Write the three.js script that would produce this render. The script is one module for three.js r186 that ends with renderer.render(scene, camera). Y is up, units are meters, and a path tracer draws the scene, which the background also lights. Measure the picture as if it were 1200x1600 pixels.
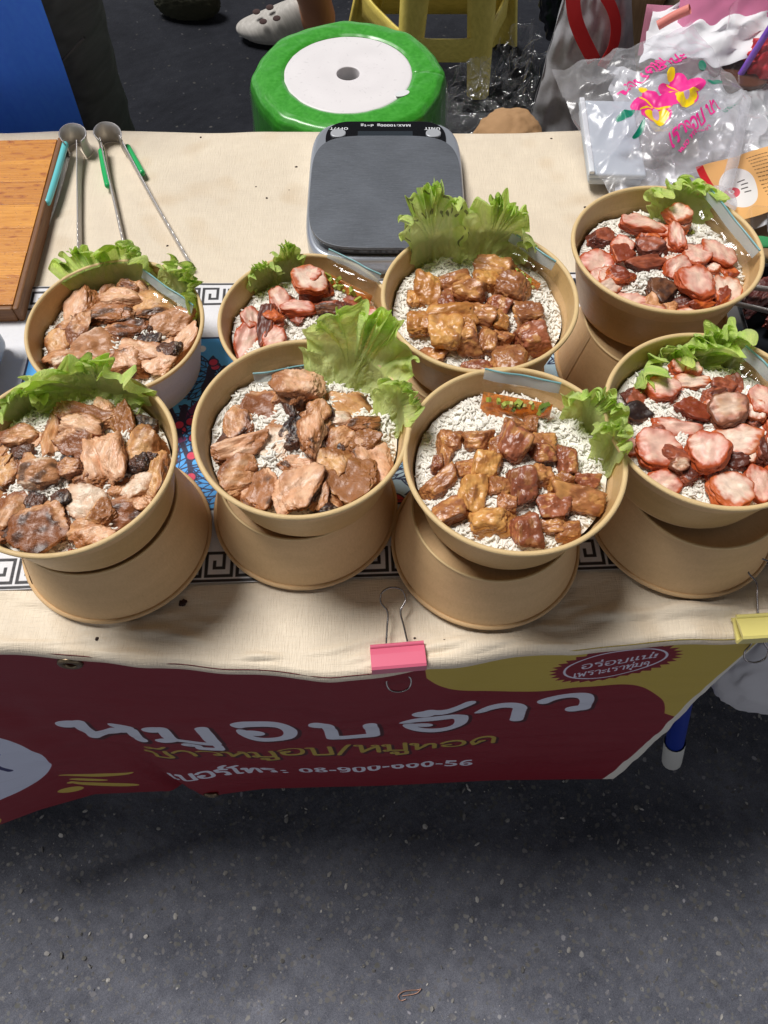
import * as THREE from 'three';
import { mergeGeometries, mergeVertices } from 'three/addons/utils/BufferGeometryUtils.js';
import { RoundedBoxGeometry } from 'three/addons/geometries/RoundedBoxGeometry.js';
import { MarchingCubes } from 'three/addons/objects/MarchingCubes.js';
import { createNoise3D } from 'simplex-noise';

// ---------------------------------------------------------------- camera, sky, sun, exposure
const scene = new THREE.Scene();
const camera = new THREE.PerspectiveCamera(67.28, 0.75, 0.02, 200);
camera.position.set(0, 1.32, 0);
camera.rotation.x = -61 * Math.PI / 180;
camera.updateMatrixWorld(true);

{ // night sky over a lit street market: lit stalls all round the horizon, dark towards the zenith
  const W = 128, H = 96, d = new Float32Array(W * H * 4);
  for (let j = 0; j < H; j++) for (let i = 0; i < W; i++) {
    const up = (j + 0.5) / H * 2 - 1, k = (j * W + i) * 4, g = 0.03 + 0.97 * Math.exp(-((Math.asin(Math.min(1, Math.abs(up))) / 0.2) ** 2));
    d[k] = 0.80 * g; d[k + 1] = 0.81 * g; d[k + 2] = 0.86 * g; d[k + 3] = 1;
  }
  const t = new THREE.DataTexture(d, W, H, THREE.RGBAFormat, THREE.FloatType);
  t.mapping = THREE.EquirectangularReflectionMapping; t.magFilter = THREE.LinearFilter; t.needsUpdate = true;
  scene.background = t; scene.environment = t;
}
const sun = new THREE.DirectionalLight(new THREE.Color(1, 0.972, 0.94), 3.75);
sun.position.set(-0.40, 1, -0.26).multiplyScalar(4);
sun.castShadow = true; sun.shadow.radius = 40; sun.shadow.mapSize.set(2048, 2048);
Object.assign(sun.shadow.camera, { left: -2, right: 2, top: 2.5, bottom: -2.5, near: 0.1, far: 12 });
scene.add(sun, sun.target);

const renderer = new THREE.WebGLRenderer({ antialias: true });
renderer.setSize(768, 1024);
renderer.shadowMap.enabled = true;
renderer.toneMapping = THREE.LinearToneMapping;
renderer.toneMappingExposure = 1.0;

// ---------------------------------------------------------------- helpers
const V = (x, y, z) => new THREE.Vector3(x, y, z);
const rngOf = (a) => () => { a = (a + 0x6d2b79f5) | 0; let t = Math.imul(a ^ (a >>> 15), 1 | a); t = (t + Math.imul(t ^ (t >>> 7), 61 | t)) ^ t; return ((t ^ (t >>> 14)) >>> 0) / 4294967296; };
const rnd = rngOf(20231);
const noise = createNoise3D(rngOf(77));
const fbm = (x, y, z, o = 3) => { let s = 0, a = 0.5; for (let i = 0; i < o; i++) { s += a * noise(x, y, z); x = x * 2.03 + 7.1; y = y * 2.03 + 3.7; z = z * 2.03 + 1.9; a *= 0.5; } return s; };
const lerp = THREE.MathUtils.lerp, clamp = THREE.MathUtils.clamp, sstep = THREE.MathUtils.smoothstep;
const C = (r, g, b) => new THREE.Color().setRGB(r / 255, g / 255, b / 255, THREE.SRGBColorSpace);
const css = (r, g, b) => `rgb(${r | 0},${g | 0},${b | 0})`;

// a point of the place from where the photograph shows it, on the level y or on the upright plane z
const F = 1202, PITCH = 61 * Math.PI / 180;
const ray = (u, v) => V((u - 600) / F, (800 - v) / F * Math.cos(PITCH) - Math.sin(PITCH), -(800 - v) / F * Math.sin(PITCH) - Math.cos(PITCH));
const atY = (u, v, y) => { const d = ray(u, v); return V(0, 1.32, 0).addScaledVector(d, (y - 1.32) / d.y); };
const atZ = (u, v, z) => { const d = ray(u, v); return V(0, 1.32, 0).addScaledVector(d, z / d.z); };
const depthOf = (p) => (1.32 - p.y) * Math.sin(PITCH) - p.z * Math.cos(PITCH);

const taken = {};
function numbered(n) { const k = taken[n] = (taken[n] ?? -1) + 1; return k ? n + '_' + String(k).padStart(3, '0') : n; }
function tag(o, label, category, group, kind) { Object.assign(o.userData, { label, category }); if (group) o.userData.group = group; if (kind) o.userData.kind = kind; return o; }
function thing(name, label, category, group) { const o = new THREE.Group(); o.name = numbered(name); scene.add(o); return tag(o, label, category, group); }
function mesh(name, geo, mat, parent) { const m = new THREE.Mesh(geo, mat); m.name = parent ? name : numbered(name); m.castShadow = m.receiveShadow = true; (parent ?? scene).add(m); return m; }
function structure(name, geo, mat) { const m = mesh(name, geo, mat); m.userData.kind = 'structure'; return m; }

const std = (color, roughness = 0.6, o = {}) => new THREE.MeshStandardMaterial({ color, roughness, ...o });
const phys = (color, roughness = 0.5, o = {}) => new THREE.MeshPhysicalMaterial({ color, roughness, ...o });
function dataTex(w, h, fn, srgb) {
  const d = new Uint8Array(w * h * 4);
  for (let j = 0; j < h; j++) for (let i = 0; i < w; i++) { const c = fn(i / w, j / h, i, j), k = (j * w + i) * 4; if (typeof c === 'number') d[k] = d[k + 1] = d[k + 2] = clamp(c, 0, 1) * 255; else { d[k] = clamp(c[0], 0, 255); d[k + 1] = clamp(c[1], 0, 255); d[k + 2] = clamp(c[2], 0, 255); } d[k + 3] = 255; }
  const t = new THREE.DataTexture(d, w, h); t.magFilter = THREE.LinearFilter; t.wrapS = t.wrapT = THREE.RepeatWrapping; if (srgb) t.colorSpace = THREE.SRGBColorSpace; t.needsUpdate = true; return t;
}
function canvasTex(w, h, draw, srgb = true) { const c = document.createElement('canvas'); c.width = w; c.height = h; draw(c.getContext('2d'), w, h); const t = new THREE.CanvasTexture(c); if (srgb) t.colorSpace = THREE.SRGBColorSpace; t.wrapS = t.wrapT = THREE.RepeatWrapping; t.magFilter = THREE.LinearFilter; return t; }
// noise that tiles on the unit square
const tnoise = (u, v, f, s) => { const a = u * 2 * Math.PI, b = v * 2 * Math.PI, r = f / 6.283; return 0.5 * (noise(Math.cos(a) * r + s, Math.sin(a) * r + Math.cos(b) * r * 1.7, Math.sin(b) * r * 1.7 + s * 0.37) + noise(Math.cos(b) * r - s, Math.sin(b) * r + Math.sin(a) * r * 1.3, Math.cos(a) * r * 1.3 + 9 + s)); };
// a surface over (s, t) in the unit square, with uv = (s, t) or those that f returns
function sheet(nx, ny, f, closedUV) {
  const pos = [], uv = [], idx = [];
  for (let j = 0; j <= ny; j++) for (let i = 0; i <= nx; i++) { const r = f(i / nx, j / ny); pos.push(r[0], r[1], r[2]); uv.push(r[3] ?? i / nx, r[4] ?? j / ny); }
  for (let j = 0; j < ny; j++) for (let i = 0; i < nx; i++) { const a = j * (nx + 1) + i, b = a + 1, c = a + nx + 1, d = c + 1; idx.push(a, b, d, a, d, c); }
  const g = new THREE.BufferGeometry(); g.setAttribute('position', new THREE.Float32BufferAttribute(pos, 3)); g.setAttribute('uv', new THREE.Float32BufferAttribute(uv, 2)); g.setIndex(idx); g.computeVertexNormals(); return g;
}
// the same sheet with thickness th along its normals (front, back and the four edges)
function thick(g, nx, ny, th) {
  const p = g.attributes.position, n = g.attributes.normal, uv = g.attributes.uv, m = p.count, pos = [], uvs = [], idx = [...g.index.array];
  for (let s = 0; s < 2; s++) for (let i = 0; i < m; i++) { pos.push(p.getX(i) - s * th * n.getX(i), p.getY(i) - s * th * n.getY(i), p.getZ(i) - s * th * n.getZ(i)); uvs.push(uv.getX(i), uv.getY(i)); }
  const k = idx.length; for (let i = 0; i < k; i += 3) idx.push(idx[i] + m, idx[i + 2] + m, idx[i + 1] + m);
  const ring = []; for (let i = 0; i < nx; i++) ring.push(i); for (let j = 0; j < ny; j++) ring.push(j * (nx + 1) + nx); for (let i = nx; i > 0; i--) ring.push(ny * (nx + 1) + i); for (let j = ny; j > 0; j--) ring.push(j * (nx + 1));
  ring.forEach((a, i) => { const b = ring[(i + 1) % ring.length]; idx.push(a, a + m, b, b, a + m, b + m); });
  const r = new THREE.BufferGeometry(); r.setAttribute('position', new THREE.Float32BufferAttribute(pos, 3)); r.setAttribute('uv', new THREE.Float32BufferAttribute(uvs, 2)); r.setIndex(idx); r.computeVertexNormals(); return r;
}
const tube = (pts, r, seg = 40, rad = 8, closed = false) => new THREE.TubeGeometry(new THREE.CatmullRomCurve3(pts, closed, 'centripetal'), seg, r, rad, closed);
const rbox = (w, h, d, r, x = 0, y = 0, z = 0, seg = 3) => new RoundedBoxGeometry(w, h, d, seg, r).translate(x, y, z);
const ico = {};
function ball(det) { if (!ico[det]) { const g = new THREE.IcosahedronGeometry(1, det); g.deleteAttribute('uv'); g.deleteAttribute('normal'); ico[det] = mergeVertices(g, 1e-4); } return ico[det].clone(); }
// a lump: f(direction) gives [x, y, z, colour]
function lump(det, f, uvScale = 20) {
  const g = ball(det), p = g.attributes.position, col = new Float32Array(p.count * 3), uv = new Float32Array(p.count * 2), d = V(0, 0, 0);
  for (let i = 0; i < p.count; i++) { d.fromBufferAttribute(p, i); const r = f(d); p.setXYZ(i, r[0], r[1], r[2]); r[3].toArray(col, i * 3); uv[i * 2] = (r[0] + r[1] * 0.6) * uvScale; uv[i * 2 + 1] = (r[2] + r[1] * 0.5) * uvScale; }
  g.setAttribute('color', new THREE.BufferAttribute(col, 3)); g.setAttribute('uv', new THREE.BufferAttribute(uv, 2)); g.computeVertexNormals(); return g;
}
function body(bones, lo, hi, res, blend = 0.03) { // one continuous skin round tapered bones [ax,ay,az,ra, bx,by,bz,rb]
  const size = Math.max(hi[0] - lo[0], hi[1] - lo[1], hi[2] - lo[2]) / 2, c = [(lo[0] + hi[0]) / 2, (lo[1] + hi[1]) / 2, (lo[2] + hi[2]) / 2];
  const mc = new MarchingCubes(res, new THREE.MeshBasicMaterial(), false, false, 400000); mc.isolation = 0;
  for (let k = 0; k < res; k++) for (let j = 0; j < res; j++) for (let i = 0; i < res; i++) {
    const x = c[0] + size * (i - res / 2) / (res / 2), y = c[1] + size * (j - res / 2) / (res / 2), z = c[2] + size * (k - res / 2) / (res / 2); let s = 0;
    for (const b of bones) { const dx = b[4] - b[0], dy = b[5] - b[1], dz = b[6] - b[2], t = clamp(((x - b[0]) * dx + (y - b[1]) * dy + (z - b[2]) * dz) / (dx * dx + dy * dy + dz * dz), 0, 1), d = Math.hypot(x - b[0] - dx * t, (y - b[1] - dy * t), z - b[2] - dz * t) - lerp(b[3], b[7], t); s += Math.exp(-d / blend); }
    mc.field[k * res * res + j * res + i] = blend * Math.log(s);
  }
  mc.update();
  const g = new THREE.BufferGeometry(); g.setAttribute('position', new THREE.BufferAttribute(mc.positionArray.slice(0, mc.count * 3), 3));
  g.scale(size, size, size).translate(...c); const m = mergeVertices(g, 1e-5); m.computeVertexNormals(); return m;
}

const TOP = 0.75;                                   // level of the table top

// ---------------------------------------------------------------- ground
function asphaltTex(n, base, spread, chips, bright, seed) {
  const r = rngOf(seed);
  return canvasTex(n, n, (g) => {
    g.fillStyle = css(...base); g.fillRect(0, 0, n, n);
    const im = g.getImageData(0, 0, n, n), d = im.data;
    for (let j = 0; j < n; j++) for (let i = 0; i < n; i++) { const k = (j * n + i) * 4, q = (tnoise(i / n, j / n, 2, seed + 9) * 0.7 + tnoise(i / n, j / n, 5, seed) * 0.6 + tnoise(i / n, j / n, 26, seed + 3) * 0.5) * spread + (r() - 0.5) * spread * 1.5; d[k] += q; d[k + 1] += q; d[k + 2] += q; }
    g.putImageData(im, 0, 0);
    for (let c = 0; c < chips; c++) {
      const x = r() * n, y = r() * n, s = (1.1 + 4.2 * r() ** 2.6) * n / 1024, a0 = r() * 6.3, el = 0.45 + r() * 0.5, t = r(), q = t > 0.97 ? bright : t > 0.7 ? bright * 0.62 : bright * (0.5 + 0.28 * r());
      g.fillStyle = `rgba(${q | 0},${q * 0.985 | 0},${q * (0.93 + r() * 0.1) | 0},${0.55 + 0.45 * r()})`;
      for (const ox of [0, -n, n]) for (const oy of [0, -n, n]) { if (Math.abs(x + ox - n / 2) > n / 2 + 9 || Math.abs(y + oy - n / 2) > n / 2 + 9) continue; g.beginPath(); for (let k = 0; k < 6; k++) { const a = k / 6 * 6.283, rr = s * (0.75 + 0.4 * ((k * 7 + c) % 5) / 5), px = Math.cos(a) * rr, py = Math.sin(a) * rr * el; g.lineTo(x + ox + px * Math.cos(a0) - py * Math.sin(a0), y + oy + px * Math.sin(a0) + py * Math.cos(a0)); } g.fill(); }
    }
  });
}
const asphalt = asphaltTex(1536, [89, 91, 101], 26, 16000, 170, 5), asphaltShaded = asphaltTex(1024, [29, 31, 38], 10, 900, 110, 8);
const grit = dataTex(512, 512, (u, v) => 0.5 + 0.35 * tnoise(u, v, 60, 4) + 0.3 * tnoise(u, v, 130, 9) + 0.1 * (rnd() - 0.5));
asphalt.repeat.set(1, 1); asphaltShaded.repeat.set(0.8, 0.8);
function flat(x0, x1, z0, z1, y, nx = 1, nz = 1) { return sheet(nx, nz, (s, t) => { const x = lerp(x0, x1, s), z = lerp(z1, z0, t); return [x, y, z, x, -z]; }); }
structure('ground', flat(-60, 60, -60, 60, 0), std(0xffffff, 0.82, { map: asphalt, bumpMap: grit, bumpScale: 0.0018 }));
{ // smoother road sheet behind the stall, shade painted into its colour, edge under table
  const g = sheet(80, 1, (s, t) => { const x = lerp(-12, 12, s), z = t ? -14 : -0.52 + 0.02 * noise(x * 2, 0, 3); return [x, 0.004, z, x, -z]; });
  structure('road', g, phys(0xffffff, 0.9, { map: asphaltShaded, bumpMap: grit, bumpScale: 0.0008, specularIntensity: 0.4 }));
}
{ // loose stone chips on the lit strip of asphalt: nobody could count them
  const n = 2600, im = new THREE.InstancedMesh(new THREE.IcosahedronGeometry(1, 0), std(0xffffff, 0.6, { flatShading: true }), n), m = new THREE.Matrix4(), q = new THREE.Quaternion(), e = new THREE.Euler(), r = rngOf(91);
  for (let i = 0; i < n; i++) { const s = 0.0008 + 0.0038 * r() ** 4, x = -1 + 2 * r(), z = -0.35 + 0.75 * r(); e.set(r() * 6, r() * 6, r() * 6); m.compose(V(x, 0.0004 + s * 0.1, z), q.setFromEuler(e), V(s * (0.8 + r()), s * 0.4, s)); im.setMatrixAt(i, m); const c = 98 + 90 * r() ** 2; im.setColorAt(i, C(c, c * 0.98, c * 0.95)); }
  im.name = 'gravel'; scene.add(tag(im, 'small pale stone chips bedded in the lit asphalt before the stall', 'gravel', null, 'stuff'));
}

// ---------------------------------------------------------------- table
{
  const t = thing('folding_table', 'folding table with splayed blue tube legs under the cream cloth', 'table');
  const blue = std(C(22, 52, 150), 0.4), white = std(C(205, 205, 200), 0.6), ply = std(C(150, 120, 85), 0.7);
  mesh('tabletop', rbox(1.95, 0.022, 0.605, 0.004, -0.305, TOP - 0.016, -0.518), ply, t);
  for (const [ax, az, bx, bz] of [[0.28, -0.292, 0.477, -0.258], [-1.05, -0.292, -1.21, -0.258], [0.28, -0.74, 0.47, -0.78], [-1.05, -0.74, -1.21, -0.78]]) {
    const a = V(ax, TOP - 0.03, az), b = V(bx, 0.004, bz), leg = mesh('leg', tube([a, a.clone().lerp(b, 0.5), b.clone().lerp(a, 0.02)], 0.0135, 12, 16), blue, t);
    mesh('leg_cap', tube([b.clone().lerp(a, 0.16), b.clone().lerp(a, 0.08), b], 0.0158, 8, 16), white, leg);
  }
}
// ---------------------------------------------------------------- cloth
const EDGE = [[-1.4, -0.214], [-0.7, -0.217], [-0.45, -0.208], [-0.297, -0.199], [-0.152, -0.187], [-0.04, -0.178], [0.03, -0.186], [0.143, -0.2], [0.274, -0.209], [0.4, -0.212]];
const edgeZ = (x) => { let i = 0; while (i < EDGE.length - 2 && x > EDGE[i + 1][0]) i++; const [x0, z0] = EDGE[i], [x1, z1] = EDGE[i + 1]; let k = (x - x0) / (x1 - x0); k = k * k * (3 - 2 * k) * 0.5 + k * 0.5; return lerp(z0, z1, k) + 0.0015 * noise(x * 14, 1, 4); };
const clothY = (x, z) => {
  const d = Math.max(0, edgeZ(x) - z), f = Math.exp(-((d / 0.036) ** 2)), r = sstep(x, 0.08, 0.25);
  const fold = 0.0075 * noise(x * 3.2, d * 46 + x * 9, 2) + 0.0032 * noise(x * 8, d * 90 - x * 14, 5);
  const crumple = r * 0.006 * Math.max(0, 1 - Math.abs(d - 0.016 - 0.05 * (0.27 - x)) / 0.012) + r * 0.004 * noise(x * 26, d * 70, 8) * f;
  return TOP + Math.max(-0.001, fold * f + crumple) + 0.0008 * sstep(d, 0.03, 0.08) * fbm(x * 7, z * 7, 1) * (z < -0.27 && z > -0.56 ? 0 : 1);
};
const linen = dataTex(1024, 1024, (u, v, i, j) => {
  const w = 1.6 * (noise(i * 0.9, j * 0.02, 3) + noise(i * 0.02, j * 0.9, 8)), m = 7 * tnoise(u, v, 4, 12) + 4 * tnoise(u, v, 17, 3), s = Math.max(0, tnoise(u, v, 7, 31) - 0.32) * 34;
  return [228 + w * 1.5 + m - s * 0.4, 214 + w * 1.5 + m - s * 0.6, 192 + w * 1.5 + m * 0.9 - s * 0.8];
}, true);
const weave = dataTex(1024, 1024, (u, v, i, j) => 0.5 + 0.2 * noise(i * 0.9, j * 0.03, 3) + 0.2 * noise(i * 0.03, j * 0.9, 8) + 0.1 * noise(i * 0.4, j * 0.4, 1));
for (const t of [linen, weave]) t.repeat.set(2.2, 2.2);
const clothMat = phys(0xffffff, 0.5, { map: linen, bumpMap: weave, bumpScale: 0.0007, specularIntensity: 0.55 });
{
  const NX = 330, NY = 130;
  const g = sheet(NX, NY, (s, t) => {
    const x = lerp(-1.28, 0.335, s), ze = edgeZ(x);
    if (t < 0.06) { const k = t / 0.06, a = k * Math.PI / 2; return [x, clothY(x, ze) - 0.007 * (1 - Math.sin(a)) - 0.002 * (1 - k), ze + 0.005 * Math.cos(a), x, -ze - 0.009 * (1 - k)]; }
    if (t > 0.95) { const k = (t - 0.95) / 0.05; return [x, TOP - 0.16 * k, -0.827 - 0.002 * Math.sin(k * 3) - 0.004 * k * noise(x * 9, 2, 1), x, 0.83 + 0.16 * k]; }
    const k = (t - 0.06) / 0.89, z = lerp(ze, -0.826 + 0.004 * noise(x * 5, 7, 7), 1 - (1 - k) ** 1.5 * 1 < 0 ? 0 : 1 - (1 - Math.pow(k, 1.6)));
    return [x, clothY(x, z), z, x, -z];
  });
  tag(mesh('tablecloth', thick(g, NX, NY, -0.0007), clothMat), 'cream linen-textured vinyl cloth covering the stall table', 'tablecloth');
}
// ---------------------------------------------------------------- patterned runner
const matAt = (a, b) => [-0.5 + a * 0.99933 - b * 0.0367, -0.236 - a * 0.0367 - b * 0.99933];
{
  const W = 2048, H = 814, S = W / 0.83, r = rngOf(404);
  const tex = canvasTex(W, H, (g) => {
    const X = (a) => a * S, Y = (b) => (0.33 - b) * S;
    g.fillStyle = css(226, 226, 230); g.fillRect(0, 0, W, H);
    const ink = css(38, 36, 40);
    g.fillStyle = ink; g.fillRect(0, Y(0.3295), W, 0.0022 * S); g.fillRect(0, Y(0.0032), W, 0.0024 * S);
    g.strokeStyle = ink; g.lineWidth = 0.0026 * S; g.lineJoin = 'miter'; g.lineCap = 'butt';
    const key = (a0, b0, dir) => { // square spirals, mirrored in turn
      const q = 0.0205, u = q / 7, m = (x, y) => [X(a0 + (dir > 0 ? x : q - x)), Y(b0 + y)];
      g.beginPath(); [[0, 7], [0, 0], [7, 0], [7, 7], [2.2, 7], [2.2, 2.4], [4.8, 2.4], [4.8, 4.7]].forEach(([x, y], i) => { const p = m(x * u, y * u); i ? g.lineTo(...p) : g.moveTo(...p); }); g.stroke();
    };
    for (let i = 0; i < 34; i++) { key(0.004 + i * 0.0252, 0.3015, i % 2 ? -1 : 1); key(0.004 + i * 0.0252, 0.0062, i % 2 ? 1 : -1); }
    const panel = (a0, a1, bg, kind) => {
      const b0 = 0.068, b1 = 0.258; g.save(); g.beginPath(); g.rect(X(a0), Y(b1), (a1 - a0) * S, (b1 - b0) * S); g.clip();
      g.fillStyle = bg; g.fillRect(X(a0), Y(b1), (a1 - a0) * S, (b1 - b0) * S);
      const navy = css(24, 34, 74);
      const leaf = (x, y, l, w, t, fill, veins) => { g.save(); g.translate(x, y); g.rotate(t); g.beginPath(); g.moveTo(0, 0); g.bezierCurveTo(l * 0.3, -w, l * 0.75, -w * 0.8, l, 0); g.bezierCurveTo(l * 0.75, w * 0.8, l * 0.3, w, 0, 0); g.fillStyle = fill; g.fill(); g.strokeStyle = navy; g.lineWidth = 3; g.stroke(); g.lineWidth = 2; g.beginPath(); g.moveTo(0, 0); g.lineTo(l, 0); for (let i = 1; i < veins; i++) { const p = l * i / veins, h = w * 0.62 * Math.sin(Math.PI * i / veins); g.moveTo(p - l * 0.1, 0); g.quadraticCurveTo(p, -h * 0.4, p + l * 0.07, -h); g.moveTo(p - l * 0.1, 0); g.quadraticCurveTo(p, h * 0.4, p + l * 0.07, h); } g.stroke(); g.restore(); };
      if (kind === 'blue') {
        for (let i = 0; i < 26; i++) { const x = X(a0 + (a1 - a0) * r()), y = Y(b0 + (b1 - b0) * r()), t = r() * 6.3, c = r(); for (let k = -3; k <= 3; k++) leaf(x, y, 105 - 9 * Math.abs(k), 21, t + k * 0.36, c > 0.5 ? css(118, 198, 248) : css(76, 168, 244), 5); }
        for (let i = 0; i < 15; i++) { // dark stems, with berries on short stalks
          let x = X(a0 + (a1 - a0) * r()), y = Y(b0 + (b1 - b0) * r()), t = r() * 6.3; const w = 9 + r() * 11, pts = [[x, y]]; for (let k = 0; k < 9; k++) { t += (r() - 0.45) * 0.55; x += Math.cos(t) * 30; y += Math.sin(t) * 30; pts.push([x, y]); }
          g.strokeStyle = i % 4 === 1 ? css(120, 45, 100) : css(44, 34, 66); g.lineWidth = w; g.lineCap = 'round'; g.beginPath(); pts.forEach((p, k) => (k ? g.lineTo(...p) : g.moveTo(...p))); g.stroke();
          pts.forEach(([px, py], k) => { if (k % 2) return; const qx = px + (r() - 0.5) * 92, qy = py + (r() - 0.5) * 92; g.strokeStyle = navy; g.lineWidth = 3; g.beginPath(); g.moveTo(px, py); g.lineTo(qx, qy); g.stroke(); g.beginPath(); g.arc(qx, qy, 11.5, 0, 6.3); g.fillStyle = css(214, 54, 88); g.fill(); g.stroke(); });
        }
        for (let i = 0; i < 12; i++) { g.beginPath(); g.arc(X(a0 + (a1 - a0) * r()), Y(b0 + (b1 - b0) * r()), 10, 0, 6.3); g.fillStyle = css(240, 244, 248); g.fill(); }
      } else {
        for (let i = 0; i < 22; i++) { const x = X(a0 + (a1 - a0) * r()), y = Y(b0 + (b1 - b0) * r()), t = r() * 6.3; for (let k = -2; k <= 2; k++) leaf(x, y, 85, 15, t + k * 0.45, k % 2 ? css(150, 205, 236) : css(196, 226, 240), 4); }
        for (let i = 0; i < 20; i++) { const x = X(a0 + (a1 - a0) * r()), y = Y(b0 + (b1 - b0) * r()), t = r() * 6.3; for (let k = 0; k < 5; k++) leaf(x, y, 52, 24, t + k * 1.256, k % 2 ? css(208, 52, 72) : css(222, 92, 104), 2); for (let k = 0; k < 9; k++) { g.beginPath(); g.arc(x + Math.cos(t + k) * 24, y + Math.sin(t + k * 1.7) * 24, 4, 0, 6.3); g.fillStyle = css(250, 240, 240); g.fill(); } }
        g.strokeStyle = css(110, 126, 92); g.lineWidth = 11; for (let i = 0; i < 8; i++) { g.beginPath(); const x = X(a0 + (a1 - a0) * r()), y = Y(b0 + (b1 - b0) * r()); g.moveTo(x, y); g.bezierCurveTo(x + 80, y - 90 * r(), x + 120, y + 120 * r(), x + 230, y - 60 * r()); g.stroke(); }
      }
      g.restore(); g.strokeStyle = navy; g.lineWidth = 5; g.strokeRect(X(a0), Y(b1), (a1 - a0) * S, (b1 - b0) * S);
    };
    panel(-0.3, 0.142, css(206, 150, 150), 'red'); panel(0.172, 0.475, css(84, 178, 246), 'blue'); panel(0.475, 0.9, css(190, 222, 240), 'red');
  });
  const g = sheet(150, 50, (s, t) => { const a = s * 0.83, b = t * 0.33, [x, z] = matAt(a, b), e = 0.0012 * Math.sin(a * 47) * sstep(t, 0.9, 1) + 0.0008 * noise(a * 20, 1, 3) * (t > 0.95 ? 1 : 0); return [x, TOP + 0.0028 + 0.0004 * noise(x * 12, z * 12, 6) + Math.abs(e) * 0.8, z - e, s, t]; });
  tag(mesh('table_runner', g, std(0xffffff, 0.55, { map: tex, bumpMap: weave, bumpScale: 0.0004 })), 'printed runner with a black key border and blue leaf pattern beneath the bowls', 'table runner');
}
// ---------------------------------------------------------------- Thai lettering, drawn as strokes with round heads (o x y = a head)
const GLYPH = {
  'ห': [.86, 'o.14 .14', 'M.24 .1L.24 1L.58 .42L.76 .3L.76 1', 'o.68 .14'], 'ม': [.86, 'o.14 .14', 'M.24 .1L.24 .86', 'o.15 .86', 'M.24 .84L.74 1L.74 .02'], 'อ': [.9, 'o.3 .56', 'M.16 .5Q.12 1 .46 1Q.8 1 .8 .5Q.8 .04 .46 .04Q.22 .04 .12 .2'],
  'บ': [.9, 'o.14 .14', 'M.24 .1L.24 1L.78 1L.78 .02'], 'า': [.74, 'M.08 .24Q.2 .03 .38 .04Q.6 .08 .6 .36L.6 1'], 'ว': [.82, 'M.1 .22Q.24 .03 .44 .04Q.7 .08 .7 .45L.7 .9', 'o.58 .86'], 'ข': [.86, 'o.16 .2', 'M.26 .2L.32 .42L.24 1L.74 1L.74 .02'],
  'ด': [.92, 'M.22 1L.14 .56Q.16 .04 .48 .04Q.82 .06 .82 .5L.82 1', 'o.44 .62', 'M.4 .72L.22 1'], 'ท': [.9, 'o.14 .14', 'M.24 .1L.24 1L.52 .2Q.76 -.02 .78 .3L.78 1'], 'เ': [.44, 'M.2 .02L.2 .86', 'o.3 .86'], 'แ': [.84, 'M.2 .02L.2 .86', 'o.3 .86', 'M.58 .02L.58 .86', 'o.68 .86'],
  'ร': [.76, 'M.64 .06Q.36 -.02 .14 .1L.2 .32Q.62 .24 .62 .56L.62 .9', 'o.52 .86'], 'โ': [.56, 'M.3 .86L.3 .1Q.3 -.22 .06 -.16L.5 -.4', 'o.4 .86'], 'ย': [.88, 'o.16 .14', 'M.24 .2L.34 .46L.2 .6L.24 1L.76 1L.76 .02'], 'น': [.94, 'o.14 .14', 'M.24 .1L.24 .96', 'M.24 .94L.62 .84', 'M.7 .02L.7 .84', 'o.76 .88'],
  'พ': [.98, 'o.14 .14', 'M.22 .1L.3 1L.52 .36L.74 1L.86 .02'], 'ะ': [.52, 'o.16 .34', 'M.22 .44L.46 .26', 'o.16 .8', 'M.22 .9L.46 .72'], '/': [.6, 'M.1 1.1L.5 -.1'], 'ค': [.92, 'M.22 1L.14 .56Q.16 .04 .48 .04Q.82 .06 .82 .5L.82 1', 'o.46 .5', 'M.36 .56L.22 .9'], 'ณ': [1.2, 'o.14 .14', 'M.24 .1L.24 1L.5 .9', 'M.55 1L.55 .2Q.7 0 .8 .3L.8 .96', 'o.94 .88', 'M1.04 .02L1.04 .9'], 'ๆ': [.7, 'M.16 .6Q.1 .04 .36 .04Q.6 .1 .58 .5L.58 1.2', 'o.28 .6'],
  'ู': [0, 'o-.5 1.2', 'M-.4 1.2L-.4 1.42L-.1 1.42L-.1 1.14'], 'ุ': [0, 'o-.3 1.2', 'M-.2 1.2L-.2 1.46'], '้': [0, 'o-.56 -.26', 'M-.5 -.36Q-.3 -.1 -.04 -.44'], '่': [0, 'M-.2 -.44L-.2 -.14'], '์': [0, 'o-.3 -.2', 'M-.3 -.3L-.04 -.5'], ' ': [.4],
};
function thai(g, str, x, y, h, w = 1, weight = 0.17) { // baseline at y, letters h tall
  let cx = x;
  const one = (ch) => {
    const gl = GLYPH[ch]; if (!gl) return; g.lineWidth = weight * h; g.lineJoin = g.lineCap = 'round';
    for (const s of gl.slice(1)) { const n = s.slice(1).match(/-?\d*\.?\d+/g).map(Number), px = (i) => cx + n[i] * h * w, py = (i) => y - h + n[i] * h; g.beginPath();
      if (s[0] === 'o') { g.ellipse(px(0), py(1), 0.085 * h * w, 0.085 * h, 0, 0, 6.3); g.lineWidth = weight * h * 0.72; g.stroke(); g.lineWidth = weight * h; continue; }
      let i = 0; for (const c of s.replace(/[^MLQ]/g, '')) { if (c === 'M') g.moveTo(px(i), py(i + 1)); else if (c === 'L') g.lineTo(px(i), py(i + 1)); else { g.quadraticCurveTo(px(i), py(i + 1), px(i + 2), py(i + 3)); i += 2; } i += 2; }
      g.stroke(); }
    cx += gl[0] * h * w;
  };
  for (const ch of str) one(ch);
  return cx;
}
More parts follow.
